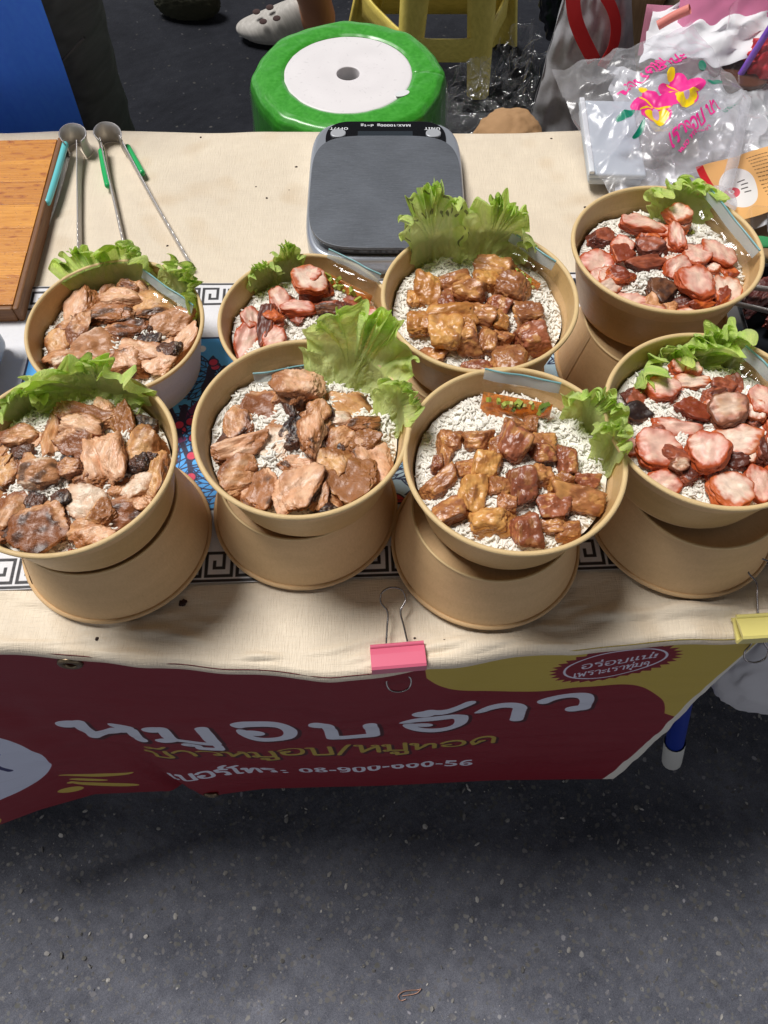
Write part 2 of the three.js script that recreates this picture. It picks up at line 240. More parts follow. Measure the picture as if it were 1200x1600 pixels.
// ---------------------------------------------------------------- banner
{
  const X0 = -0.62, X1 = 0.315, W = 2048, S = W / (X1 - X0), HT = 0.53, H = Math.round(HT * S);
  const X = (x) => (x - X0) * S, Y = (y) => (TOP - y) * S;
  const tex = canvasTex(W, H, (g) => {
    const red = css(124, 2, 26), yel = css(196, 172, 74), white = css(214, 218, 232), dark = css(66, 6, 20);
    g.fillStyle = red; g.fillRect(0, 0, W, H);
    g.fillStyle = yel; g.beginPath(); g.moveTo(X(0.03), -20); g.lineTo(X(0.034), Y(0.717)); g.bezierCurveTo(X(0.06), Y(0.66), X(0.1), Y(0.645), X(0.125), Y(0.64)); g.bezierCurveTo(X(0.15), Y(0.635), X(0.16), Y(0.645), X(0.182), Y(0.64)); g.bezierCurveTo(X(0.24), Y(0.63), X(0.27), Y(0.6), X(0.282), Y(0.545)); g.lineTo(X(0.33), Y(0.5)); g.lineTo(X(0.33), -20); g.fill();
    g.fillStyle = css(226, 222, 210); g.fillRect(X(0.2965), 0, W, H);
    // badge
    g.save(); g.translate(X(0.192), Y(0.7)); g.rotate(-0.14); g.beginPath(); for (let i = 0; i < 64; i++) { const k = i % 2 ? 1.0 : 0.88; g.lineTo(Math.cos(i / 64 * 6.283) * 0.055 * S * k, Math.sin(i / 64 * 6.283) * 0.046 * S * k); } g.fillStyle = red; g.fill(); g.strokeStyle = white; g.lineWidth = 5; g.beginPath(); g.ellipse(0, 0, 0.042 * S, 0.034 * S, 0, 0, 6.3); g.stroke();
    thai(g, 'อร่อยแน่', -0.029 * S, 0.001 * S, 0.0125 * S, 0.92, 0.15); g.fillStyle = white; g.font = `bold ${0.017 * S}px sans-serif`; g.fillText('!', 0.03 * S, 0.001 * S); thai(g, 'เพราะเราทุ่มๆ', -0.034 * S, 0.021 * S, 0.0115 * S, 0.72, 0.14); g.restore();
    // headline, second line, telephone
    const line = (s, x, y, h, w, tilt, col, wt, shade) => { g.save(); g.translate(X(x), Y(y)); g.rotate(-tilt); if (shade) { g.strokeStyle = dark; thai(g, s, 6, 7, h * S, w, wt * 1.15); } g.strokeStyle = col; const e = thai(g, s, 0, 0, h * S, w, wt); g.restore(); return e; };
    for (const [ch, x, y, w, tilt] of [['ห', -0.326, 0.503, 1.72, 0], ['ม', -0.238, 0.497, 1.5, 0.06], ['อ', -0.15, 0.522, 1.3, 0.03], ['บ', -0.07, 0.523, 1.36, 0.05], ['อ้', 0.014, 0.529, 1.42, 0.05], ['า', 0.09, 0.537, 1.3, 0.05], ['ว', 0.15, 0.553, 1.22, 0.12]]) line(ch, x, y, 0.056, w, tilt, white, 0.25, 1);
    line('ู', -0.168, 0.5, 0.05, 1.5, 0.05, white, 0.2, 1);
    line('ข้าวหมูอบ/หมูทอด', -0.262, 0.432, 0.032, 1.1, 0.055, css(178, 156, 66), 0.165, 1);
    line('เบอร์โทร', -0.262, 0.33, 0.03, 0.85, 0.05, white, 0.19);
    g.save(); g.translate(X(-0.125), Y(0.335)); g.rotate(-0.05); g.fillStyle = white; g.font = `bold ${0.044 * S}px sans-serif`; g.fillText(':', -0.002 * S, 0); const str = '08-900-600-56', k = 0.212 * S / g.measureText(str).width; g.translate(0.022 * S, 0); g.scale(k, 1); g.fillText(str, 0, 0); g.restore();
    // white oval with a flower and blue script, yellow petals
    g.save(); g.beginPath(); g.ellipse(X(-0.50), Y(0.445), 0.125 * S, 0.12 * S, 0, 0, 6.3); g.fillStyle = css(206, 212, 232); g.fill(); g.clip();
    g.fillStyle = css(120, 130, 200); for (let i = 0; i < 6; i++) { g.save(); g.translate(X(-0.455), Y(0.475)); g.rotate(i * 1.047 + 0.2); g.beginPath(); g.ellipse(0.022 * S, 0, 0.02 * S, 0.008 * S, 0, 0, 6.3); g.fill(); g.restore(); } g.fillStyle = css(214, 190, 90); g.beginPath(); g.arc(X(-0.455), Y(0.475), 0.008 * S, 0, 6.3); g.fill();
    g.strokeStyle = css(40, 42, 96); g.save(); g.translate(X(-0.575), Y(0.365)); g.rotate(-0.3); thai(g, 'หนูนา', 0, 0, 0.055 * S, 0.85, 0.13); g.restore(); g.restore();
    g.fillStyle = yel; for (const [x, y, l, w, t] of [[-0.347, 0.356, 0.046, 0.0085, -0.06], [-0.365, 0.328, 0.024, 0.006, 0], [-0.352, 0.298, 0.04, 0.012, 0.25], [-0.387, 0.312, 0.01, 0.005, 0.4], [-0.402, 0.283, 0.016, 0.012, 0.7], [-0.56, 0.23, 0.07, 0.03, -0.5]]) { g.beginPath(); g.ellipse(X(x), Y(y), l * S, w * S, t, 0, 6.3); g.fill(); }
    // creases and dust of the vinyl
    const r = rngOf(12); for (let i = 0; i < 200; i++) { g.fillStyle = `rgba(${r() > 0.5 ? '255,240,240' : '30,0,8'},${0.02 + 0.05 * r()})`; g.fillRect(r() * W, r() * H, 20 + 200 * r() ** 3, 1 + 3 * r()); }
  });
  const ZB = [[-0.64, -0.105], [-0.56, -0.118], [-0.507, -0.132], [-0.46, -0.150], [-0.39, -0.170], [-0.30, -0.174], [-0.24, -0.168], [-0.16, -0.177], [0, -0.181], [0.15, -0.188], [0.32, -0.19]];
  const zb = (x) => { let i = 0; while (i < ZB.length - 2 && x > ZB[i + 1][0]) i++; const [x0, z0] = ZB[i], [x1, z1] = ZB[i + 1]; return lerp(z0, z1, (x - x0) / (x1 - x0)); };
  const NX = 190, NY = 70;
  const at = (x, t) => {
    const e = edgeZ(x), k = sstep(t, 0, 0.9), y = TOP - 0.003 - t * (HT - 0.012) + 0.012 * Math.exp(-(((x + 0.252) / 0.03) ** 2)) * -t * t;
    const z = lerp(e + 0.0042, zb(x), k) - 0.017 * Math.exp(-(((x + 0.268 + 0.05 * (1 - t)) / 0.014) ** 2)) * sstep(t, 0.45, 1) + 0.0035 * Math.sin(t * 3.1) * (noise(x * 6, t * 1.6, 21) + 0.5 * noise(x * 13, t * 3, 3)) + 0.0016 * noise(x * 5, t * 13, 8) * Math.sin(t * 3.1);
    return [x, y, Math.max(z, e + 0.004 - 0.03 * t)];
  };
  const g = sheet(NX, NY, (s, t0) => { const t = 1 - t0, x = lerp(X0, 0.2975 + 0.014 * t, s), p = at(x, t); return [p[0], p[1], p[2], (x - X0) / (X1 - X0), 1 - (TOP - p[1]) / (H / S)]; });
  const b = tag(mesh('banner', thick(g, NX, NY, 0.0006), phys(0xffffff, 0.42, { map: tex, bumpMap: grit, bumpScale: 0.0001, specularIntensity: 0.5 })), 'dark red and yellow vinyl banner with white Thai lettering hanging from the table front', 'banner');
  const brass = std(C(120, 105, 85), 0.35, { metalness: 0.9 });
  for (const [u, v] of [[128, 1041], [327, 1240]]) { const q = atZ(u, v, v > 1200 ? -0.167 : -0.195), t = v > 1200 ? 0.965 : 0.03, p = at(q.x, t); mesh('grommet', new THREE.TorusGeometry(0.0075, 0.0026, 10, 28).translate(p[0], p[1], p[2] + 0.0014), brass, b); }
}
// ---------------------------------------------------------------- binder clips
function binderClip(label, [x, y, z], yaw, tint, w = 0.041) {
  const t = thing('binder_clip', label, 'binder clip', undefined); t.position.set(x, y, z); t.rotation.set(0.08, yaw, 0);
  const sh = new THREE.Shape(); [[-0.008, 0.0035], [0.0, 0.0062], [0.013, 0.0078], [0.0155, 0.0066], [0.0165, -0.006], [0.0145, -0.0082], [-0.008, -0.0045], [-0.008, -0.0025], [0.0135, -0.0052], [0.0135, 0.0048], [-0.008, 0.0022]].forEach(([a, b], i) => (i ? sh.lineTo(a, b) : sh.moveTo(a, b)));
  const g = new THREE.ExtrudeGeometry(sh, { depth: w, bevelEnabled: true, bevelSize: 0.0003, bevelThickness: 0.0003, bevelSegments: 1 }); g.translate(0, 0, -w / 2).rotateY(-Math.PI / 2);
  g.scale(1, 0.9, 0.74); mesh('clip_body', g, phys(tint, 0.28, { clearcoat: 0.6, clearcoatRoughness: 0.15 }), t);
  const roll = mesh('clip_lip', new THREE.CylinderGeometry(0.0017, 0.0017, w, 12).rotateZ(Math.PI / 2).translate(0, 0.0036, -0.0068), phys(tint, 0.28, { clearcoat: 0.6 }), t);
  mesh('clip_lip', new THREE.CylinderGeometry(0.0017, 0.0017, w, 12).rotateZ(Math.PI / 2).translate(0, -0.0046, -0.0068), roll.material, t);
  const wire = std(C(150, 145, 145), 0.22, { metalness: 1 });
  const loop = (s) => tube([[-0.0088, 0], [-0.007, 0.012], [-0.0055, 0.024], [-0.0105, 0.032], [-0.0085, 0.0395], [0, 0.0425], [0.0085, 0.0395], [0.0105, 0.032], [0.0055, 0.024], [0.007, 0.012], [0.0088, 0]].map(([a, b]) => V(a * 0.92, s > 0 ? 0.0045 + b * 0.16 : -0.006 - b * 0.72, s > 0 ? -0.0085 - b * 0.985 : -0.0085 + b * 0.69)), 0.00075, 80, 8);
  mesh('handle', loop(1), wire, t); mesh('handle', loop(-1), wire, t);
  return t;
}
binderClip('pink binder clip holding the cloth and banner at the middle of the table edge', [0.0105, TOP + 0.0035, -0.1895], 0.085, C(226, 110, 138));
binderClip('pale yellow binder clip gripping bunched cloth at the right end of the table edge', [0.297, TOP + 0.008, -0.212], 0.06, C(228, 216, 130), 0.05);

// ---------------------------------------------------------------- paper bowls
const RB = 0.0625, RT = 0.0745, BH = 0.0585;
const kraft = (r, g, b, seed) => dataTex(512, 256, (u, v, i, j) => { const f = 5 * tnoise(u, v, 6, seed) + 3 * noise(i * 0.5, j * 0.06, seed) + 2.5 * noise(i * 0.1, j * 0.5, seed + 5) + (rnd() - 0.5) * 4, fl = noise(i * 0.3, j * 0.3, seed + 2) > 0.83 ? -9 : 0; return [r + f + fl, g + f + fl, b + f * 0.9 + fl]; }, true);
const kraftBump = dataTex(512, 256, (u, v, i, j) => 0.5 + 0.2 * noise(i * 0.4, j * 0.06, 1) + 0.2 * noise(i * 0.06, j * 0.4, 5) + 0.15 * tnoise(u, v, 20, 2));
const paperOut = phys(0xffffff, 0.62, { map: kraft(216, 180, 132, 1), bumpMap: kraftBump, bumpScale: 0.0003 }), paperGrey = phys(0xffffff, 0.6, { map: kraft(204, 204, 208, 4), bumpMap: kraftBump, bumpScale: 0.0003 });
const paperIn = phys(0xffffff, 0.42, { map: kraft(200, 164, 110, 2), bumpMap: kraftBump, bumpScale: 0.0002 }), paperRim = phys(0xffffff, 0.5, { map: kraft(224, 194, 142, 3), bumpMap: kraftBump, bumpScale: 0.0002 });
const lathe = (pts, seg = 112, a0 = 0, a1 = Math.PI * 2) => new THREE.LatheGeometry(pts.map(([x, y]) => new THREE.Vector2(x, y)), seg, a0, a1);
const G_OUT = lathe([[RB - 0.0008, 0], [RB, 0.0006], [RB + 0.0012, 0.007], [lerp(RB, RT, 0.5), BH * 0.5], [RT, BH]]);
const RF = RB - 0.0032, G_OUT_UP = lathe([[RF - 0.0008, 0], [RF, 0.0006], [RF + 0.0013, 0.007], [lerp(RF, RT, 0.5), BH * 0.5], [RT, BH]]), G_LIP = new THREE.TorusGeometry(RB - 0.0006, 0.0011, 10, 112).rotateX(Math.PI / 2).translate(0, 0.0003, 0);
const G_IN = lathe([[RT - 0.0008, BH], [lerp(RB, RT, 0.5) - 0.0008, BH * 0.5], [RB - 0.0002, 0.0065], [RB - 0.0012, 0.0052], [0, 0.0052]]);
const G_BASE = lathe([[0, 0.0042], [RB - 0.0022, 0.0042], [RB - 0.0016, 0.0038], [RB - 0.0016, 0.0003], [RB - 0.0008, 0]]);
const G_BASE_UP = G_BASE.clone().scale(RF / RB, 1, RF / RB);
const G_RIM = new THREE.TorusGeometry(RT + 0.0008, 0.0019, 12, 128).scale(1, 1, 1.0).rotateX(Math.PI / 2).translate(0, BH, 0);
const G_SEAM = lathe([[RB + 0.0004, 0.0008], [lerp(RB, RT, 0.5) + 0.0004, BH * 0.5], [RT + 0.0004, BH - 0.0015]], 10, 0, 0.11);
function paperBowl(label, x, y, z, o = {}) {
  const t = thing('paper_bowl', label, 'bowl', undefined); t.position.set(x, y, z); t.rotation.order = 'YXZ';
  mesh('outer_wall', o.up ? G_OUT_UP : G_OUT, o.grey ? paperGrey : paperOut, t); mesh('inner_wall', G_IN, paperIn, t); mesh('base', o.up ? G_BASE_UP : G_BASE, o.grey ? paperGrey : paperOut, t); mesh('rolled_rim', G_RIM, o.under ? paperOut : paperRim, t); if (!o.up) mesh('seam', G_SEAM, o.grey ? paperGrey : paperOut, t); if (o.under) mesh('foot_lip', G_LIP, paperRim, t);
  t.rotation.set(o.tx ?? 0, o.turn ?? 0, o.tz ?? 0); 
  if (o.under) { t.rotation.x += Math.PI; t.position.y += BH + 0.0021; }
  return t;
}
const Y0 = TOP + 0.0042, Y1 = Y0 + BH + 0.0021 + 0.003;
paperBowl('upturned kraft paper bowl under the bowl cut by the left edge', -0.2192, Y0, -0.2904, { under: 1, turn: 2.2 });
paperBowl('upturned kraft paper bowl under the front bowl with the largest lettuce leaf', -0.0658, Y0, -0.3188, { under: 1, turn: 0.4 });
paperBowl('upturned kraft paper bowl behind the pink binder clip, under the front stew bowl', 0.083, Y0, -0.2855, { under: 1, turn: 1.2 });
paperBowl('upturned kraft paper bowl beside the yellow binder clip, under the front right bowl', 0.2475, Y0, -0.3116, { under: 1, turn: 5 });
paperBowl('upturned kraft paper bowl under the stew bowl of the back row', 0.073, Y0, -0.436, { under: 1, turn: 3.4 });
paperBowl('upturned kraft paper bowl under the back right bowl of red pork', 0.2375, Y0, -0.474, { under: 1, turn: 1.9 });
const BOWLS = {
  A: { x: -0.235, y: Y0, z: -0.4692, o: { grey: 1, turn: 0.5, tx: 0.03 }, say: 'grey-walled bowl', label: 'roast pork bowl with pale grey outer wall at the back left' },
  B: { x: -0.0686, y: Y0, z: -0.477, o: { turn: 3.9 }, say: 'low bowl by the scale', label: 'low kraft bowl of red-edged pork just in front of the scale' },
  C: { x: 0.0746, y: Y1, z: -0.4384, o: { up: 1, turn: 2.6 }, say: 'back stew bowl', label: 'kraft bowl of brown stewed pork in the back row' },
  D: { x: 0.2312, y: Y1, z: -0.491, o: { up: 1, turn: 3.5, tx: 0.045 }, say: 'back right bowl', label: 'kraft bowl of red-edged pork beside the orange leaflet' },
  E: { x: -0.219, y: Y1, z: -0.2887, o: { up: 1, turn: 1.15 }, say: 'front left bowl', label: 'kraft bowl of browned roast pork cut by the left edge' },
  F: { x: -0.058, y: Y1, z: -0.3168, o: { up: 1, turn: 3.95, tz: 0.0 }, say: 'front bowl with largest lettuce', label: 'kraft bowl of roast pork with the largest lettuce leaf' },
  G: { x: 0.0898, y: Y1, z: -0.2904, o: { up: 1, turn: 2.5 }, say: 'front stew bowl', label: 'kraft bowl of brown stewed pork in the front row' },
  H: { x: 0.2328, y: Y1, z: -0.3234, o: { up: 1, turn: 4.2 }, say: 'front right bowl', label: 'kraft bowl of red-edged pork at the front, cut by the right edge' },
};
for (const b of Object.values(BOWLS)) b.t = paperBowl(b.label, b.x, b.y, b.z, b.o);

// ---------------------------------------------------------------- rice
const heap = (b, x, z) => { const r = Math.hypot(x, z) / 0.067; return b.y + 0.0385 + 0.0095 * (1 - r * r) + 0.0035 * noise(x * 38 + b.x * 50, z * 38, b.z * 40) + 0.0012 * noise(x * 120, z * 120, b.x * 90) - (b.o.tx ?? 0) * -z * 0.6; };
const riceMat = phys(C(246, 243, 235), 0.42, { specularIntensity: 0.6 }), grainGeo = new THREE.SphereGeometry(1, 7, 6);
let rs = 500;
for (const b of Object.values(BOWLS)) {
  const r = rngOf(rs++), t = thing('rice', 'white steamed rice heaped in the ' + b.say, 'rice'); t.userData.kind = 'stuff'; t.position.set(b.x, 0, b.z);
  mesh('rice_bed', sheet(60, 26, (s, q) => { const a = -s * 6.2832, rr = 0.0675 * q, x = Math.cos(a) * rr, z = Math.sin(a) * rr; return [x, heap(b, x, z) + 0.0003, z]; }), riceMat, t);
  const n = 3200, im = new THREE.InstancedMesh(grainGeo, riceMat, n), m = new THREE.Matrix4(), q = new THREE.Quaternion(), e = new THREE.Euler(0, 0, 0, 'YXZ');
  for (let i = 0; i < n; i++) { const a = r() * 6.2832, rr = 0.0655 * Math.sqrt(r()), x = Math.cos(a) * rr, z = Math.sin(a) * rr; e.set(0, r() * 6.3, (r() - 0.5) * 0.5); const l = 0.0025 + 0.0011 * r(), w = 0.0008 + 0.0003 * r(); m.compose(V(x, heap(b, x, z) + 0.0001 + 0.0022 * r() ** 1.4, z), q.setFromEuler(e), V(l, w, w)); im.setMatrixAt(i, m); const c = 0.9 + 0.1 * r(); im.setColorAt(i, new THREE.Color(c, c * 0.995, c * 0.975)); }
  im.name = 'rice_grain'; im.userData.kind = 'stuff'; im.castShadow = im.receiveShadow = true; t.add(im);
}
// ---------------------------------------------------------------- pork
const meatBump = dataTex(256, 256, (u, v, i, j) => 0.5 + 0.22 * tnoise(u, v, 22, 3) + 0.3 * tnoise(u, v, 60, 6) + 0.15 * noise(i * 0.12, j * 0.9, 2));
const gloss = { vertexColors: true, bumpMap: meatBump };
const MEAT = { roast: phys(0xffffff, 0.37, { ...gloss, bumpScale: 0.0005, clearcoat: 0.3, clearcoatRoughness: 0.3 }), stew: phys(0xffffff, 0.36, { ...gloss, bumpScale: 0.00016, clearcoat: 0.24, clearcoatRoughness: 0.28 }), red: phys(0xffffff, 0.46, { ...gloss, bumpScale: 0.00016, clearcoat: 0.12, clearcoatRoughness: 0.3 }) };
// tone: [main, second, edge, what the label says]
const TONE = {
  b: [C(222, 164, 114), C(188, 126, 80), C(146, 88, 52), 'browned pork piece'], p: [C(242, 194, 156), C(226, 166, 124), C(176, 114, 68), 'pinkish pork slice'], w: [C(248, 226, 200), C(236, 196, 164), C(192, 134, 90), 'pale cream pork slice'],
  g: [C(230, 178, 120), C(204, 142, 86), C(158, 100, 56), 'golden brown pork piece'], k: [C(58, 38, 34), C(34, 24, 24), C(96, 58, 40), 'blackened pork piece'], o: [C(214, 110, 62), C(180, 76, 44), C(150, 60, 34), 'small orange red pork bit'],
  s: [C(192, 130, 82), C(162, 102, 60), C(138, 82, 48), 'brown stewed pork cube'], a: [C(222, 166, 96), C(198, 132, 66), C(170, 104, 50), 'amber fatty stewed pork cube'], r: [C(174, 104, 72), C(146, 82, 54), C(124, 66, 44), 'red-brown stewed pork cube'],
  c: [C(234, 182, 162), C(218, 148, 132), C(186, 80, 34), 'pink red-rimmed pork slice'], f: [C(242, 216, 196), C(234, 194, 172), C(196, 96, 42), 'pale orange-rimmed pork slice'], d: [C(172, 92, 62), C(128, 62, 42), C(92, 44, 32), 'dark red pork piece'], e: [C(212, 108, 48), C(172, 74, 32), C(130, 52, 28), 'orange pork rind piece'], x: [C(118, 74, 46), C(60, 38, 32), C(38, 27, 27), 'charred dark pork piece'], t: [C(196, 146, 104), C(160, 104, 72), C(128, 74, 48), 'tan pork slice'],
};
const mixed = new THREE.Color(), whiteFat = C(240, 214, 188);
// a cut piece: flat faces with softly rounded edges; some faces are browned bark or rind, the others show the fibres of the cut
function porkGeo(kind, tone, a, b, c, seed) {
  const r = rngOf(seed * 7919 + 3), [m1, m2, me] = TONE[tone], o = seed * 3.17, cut = kind === 'red' && 'cft'.includes(tone), faces = [], face = (x, y, z, h, bark) => faces.push({ n: V(x, y, z).normalize(), h, bark });
  const t0 = r() * 6.3, lean = kind === 'stew' ? 0.34 : 0.2;
  face((r() - 0.5) * lean, 1, (r() - 0.5) * lean, 0.95, kind === 'stew' ? r() > 0.5 : !cut && r() > 0.62); face((r() - 0.5) * lean, -1, (r() - 0.5) * lean, 1, false);
  const ns = kind === 'stew' ? 4 : cut ? 7 : 5 + Math.floor(r() * 3), barkFrom = r() * 6.3;
  for (let i = 0; i < ns; i++) { const t = (kind === 'stew' ? (i % 4) * 1.571 + (r() - 0.5) * 0.5 : t0 + (i + (r() - 0.5) * 0.7) / ns * 6.283), away = Math.abs(((t - barkFrom) % 6.283 + 9.42) % 6.283 - 3.14); face(Math.cos(t), (r() - 0.45) * (cut ? 0.3 : 0.7), Math.sin(t), cut ? 0.84 + 0.18 * r() : 0.8 + 0.24 * r(), cut ? (away > 1.6 ? 1 : 0.86) : kind === 'stew' ? r() > 0.55 : away > 1.75); }
  if (kind !== 'red' || !cut) for (let i = 0; i < 3; i++) { const t = r() * 6.3; face(Math.cos(t), (r() - 0.3) * 1.6, Math.sin(t), 0.95 + 0.2 * r(), r() > 0.6); }
  const P = kind === 'stew' ? 9 : cut ? 9 : 13, fa = r() * 3.14, cf = Math.cos(fa), sf = Math.sin(fa), bend = kind === 'roast' ? (r() - 0.4) * 0.8 : 0, m = Math.max(a, c), ch = kind === 'roast' && r() > 0.55, fine = kind === 'roast' ? 0.04 : kind === 'stew' ? 0.017 : 0.012;
  return lump(15, (d) => {
    let sum = 0, bark = 0, near = 0; for (const f of faces) { const q = f.n.dot(d) / f.h; if (q > 0) { const w = q ** P; sum += w; if (f.bark) bark += w; } }
    const rad = sum ** (-1 / P) * (1 + 0.075 * noise(d.x * 1.6 + o, d.y * 1.6, d.z * 1.6) + (cut ? 0.02 : 0.045) * noise(d.x * 4.3, d.y * 4.3 + o, d.z * 4.3)); bark /= sum;
    const ux = d.x * rad, uy = d.y * rad, uz = d.z * rad; for (const f of faces) if (f.bark) near = Math.max(near, (f.n.x * ux + f.n.y * uy + f.n.z * uz) / f.h * (f.bark === 0.86 ? 0.86 : 1));
    const fib = (ux * cf + uz * sf), alo = uz * cf - ux * sf, fi = noise(fib * 9 + o, uy * 6, alo * 1.7), tex = fine * fi + fine * 0.8 * noise(ux * 7 + o, uy * 7, uz * 7) * (0.4 + bark), g = 1 + tex;
    const x = ux * a * g, z = uz * c * g, y = uy * b * (1 + tex * 2.2) + m * 0.07 * noise(ux * 1.2 + o, 3, uz * 1.2) - bend * x * x / m * 0.8;
    const patch = sstep(fbm(ux * 1.3 + o, uy * 1.3, uz * 1.3, 2), -0.3, 0.35), fibre = 0.5 + 0.5 * noise(fib * 13, 1 + o, alo * 2.4), rag = 0.16 * noise(ux * 3 + o, uy * 3, uz * 3);
    mixed.copy(m1).lerp(m2, patch * 0.8);
    if (cut) mixed.lerp(TONE.f[0], 0.45 * (1 - sstep(near + rag, 0.25, 0.72))).lerp(TONE.c[1], 0.6 * sstep(near + rag, 0.5, 0.8)).lerp(me, 0.9 * sstep(near + rag, 0.68, 0.88)).lerp(whiteFat, 0.4 * sstep(noise(fib * 2 + o, 7, alo * 0.5), 0.2, 0.5));
    else if (kind === 'roast') mixed.lerp(whiteFat, 0.3 * sstep(noise(fib * 2.6 + o, 5, alo * 0.6), 0.32, 0.55)).lerp(me, 0.75 * sstep(near + rag * 0.9, 0.66, 1.0));
    else if (kind === 'stew') { const st = noise(ux * 0.9 + o, uy * 2.6 + uz * 1.1, o * 2); mixed.lerp(TONE.a[0], 0.5 * sstep(st, 0.22, 0.4)).lerp(TONE.r[2], 0.5 * sstep(-st, 0.3, 0.55)); }
    const b0 = sstep(bark + rag, 0.35, 0.65); mixed.lerp(me, b0 * (kind === 'stew' ? 0.6 : 0.92));
    if (ch) mixed.lerp(TONE.k[1], b0 * 0.75 * sstep(noise(ux * 1.1, uy * 1.1 + o, uz * 1.1), -0.05, 0.45));
    if (kind === 'roast' && noise(ux * 8 + o, uy * 8, uz * 8) > 0.64) mixed.lerp(TONE.b[2], 0.35);
    return [x, y, z, mixed.clone().multiplyScalar(0.84 + 0.26 * fibre)];
  }, 26);
}
let pieceSeed = 11;
function keepInside(m, b, top = BH + 0.0005) { // food bends along the bowl wall instead of cutting through it
  m.updateMatrixWorld(true); b.t.updateMatrixWorld(true);
  const M = b.t.matrixWorld.clone().invert().multiply(m.matrixWorld), N = M.clone().invert(), p = m.geometry.attributes.position, v = V(0, 0, 0); let hit = 0;
  for (let i = 0; i < p.count; i++) { v.fromBufferAttribute(p, i).applyMatrix4(M); if (v.y > top + 0.006) continue; const wall = RB + (RT - RB) * Math.min(1, Math.max(0.1, v.y / BH)) - 0.0022, r = Math.hypot(v.x, v.z), k = v.y > top ? (v.y - top) / 0.006 : 0; if (r > wall) { const q = lerp(wall, r, k) / r; v.x *= q; v.z *= q; hit++; v.applyMatrix4(N); p.setXYZ(i, v.x, v.y, v.z); } }
  if (hit) m.geometry.computeVertexNormals();
}
function fill(key, kind, ox, oy, s, list) { // each entry: place and size as seen in the photograph (in s-fold enlargement from ox, oy), turn in degrees, tone
  const b = BOWLS[key], r = rngOf(900 + key.charCodeAt(0)), done = [], named = [];
  const more = rngOf(300 + key.charCodeAt(0)), small = kind === 'stew' ? [] : Array.from({ length: 16 }, () => { // small trimmings between the large pieces
    const q = more() * 6.283, rr = 0.056 * Math.sqrt(more()), u = new THREE.Vector3(b.x + Math.cos(q) * rr, b.y + 0.054, b.z + Math.sin(q) * rr).project(camera);
    return [((u.x + 1) * 600 - ox) * s, ((1 - u.y) * 800 - oy) * s, (26 + 18 * more()) * s, (20 + 16 * more()) * s, more() * 180, kind === 'red' ? 'ccfde'[Math.floor(more() * 5)] : 'bpgbpgk'[Math.floor(more() * 7)]].join(',');
  });
  for (const item of [...small, ...list.trim().split(/\s+/)]) {
    const f = item.split(','), [zx, zy, w, h] = f.map(Number), turn = Number(f[4]), tone = f[5], yp = b.y + 0.054, p = atY(ox + zx / s, oy + zy / s, yp), k = depthOf(p) / F / s;
    const up = kind === 'stew' ? 1.06 : kind === 'red' ? 1.07 : 1.1, a = w * k / 2 * up, c = h * k / 2 * up * (kind === 'stew' ? 1.03 : 1.1), thin = kind === 'stew' ? clamp(0.8 * Math.min(a, c), 0.005, 0.0095) : kind === 'red' ? 0.0038 + 0.0016 * r() : 0.0034 + 0.0022 * r();
    let x = p.x - b.x, z = p.z - b.z; const rr = Math.hypot(x, z), ph = Math.atan2(z, x) - turn * Math.PI / 180, lim = 0.0706 - Math.hypot(a * Math.cos(ph), c * Math.sin(ph)) * 0.95; if (rr > lim) { x *= lim / rr; z *= lim / rr; }
    let y = heap(b, x, z) + thin * 0.55; const size = Math.sqrt(a * c);
    for (const q of done) { const d = Math.hypot(q.x - x, q.z - z), reach = (q.size + size) * 0.72; if (d < reach) y = Math.max(y, lerp(q.y + (q.thin + thin) * 0.52, y, sstep(d / reach, 0.35, 1))); }
    y = Math.min(y, b.y + 0.0605);
    done.push({ x, y, z, size, thin });
    const m = mesh('pork_piece', porkGeo(kind, tone, a, thin, c, pieceSeed++), MEAT[kind]), tilt = kind === 'red' ? 0.42 : kind === 'stew' ? 0.5 : 0.3;
    m.rotation.order = 'YXZ'; m.rotation.set((r() - 0.35) * tilt * 1.2, -turn * Math.PI / 180, (r() - 0.5) * tilt); m.position.set(b.x + x, y, b.z + z);
    const third = (q) => (q < -0.021 ? 0 : q > 0.021 ? 2 : 1), place = [['back left', 'back', 'back right'], ['left', 'middle', 'right'], ['front left', 'front', 'front right']][third(z)][third(x)];
    named.push({ m, tone, place, size, x, z });
  }
  for (const e of named) { // what tells a piece apart: its look, its place in the bowl, then its size or side among its likes there
    const same = named.filter((q) => q.tone === e.tone && q.place === e.place), i = [...same].sort((p, q) => p.size - q.size).indexOf(e), k = same.length, by = [...same].sort((p, q) => p.x - q.x).indexOf(e);
    const rank = k === 1 ? '' : k === 2 ? ['smaller ', 'larger '][i] : k === 3 ? ['smallest ', 'middle-sized ', 'largest '][i] : by === 0 ? 'leftmost ' : by === k - 1 ? 'rightmost ' : k - by === 2 && k > 3 && by > 1 ? 'inner right ' : by === 1 && k > 3 ? 'inner left ' : 'middle ';
    keepInside(e.m, b);
    tag(e.m, rank + TONE[e.tone][3] + ' at the ' + e.place + ' of the ' + b.say, 'pork', 'pork pieces in the ' + b.say);
  }
}
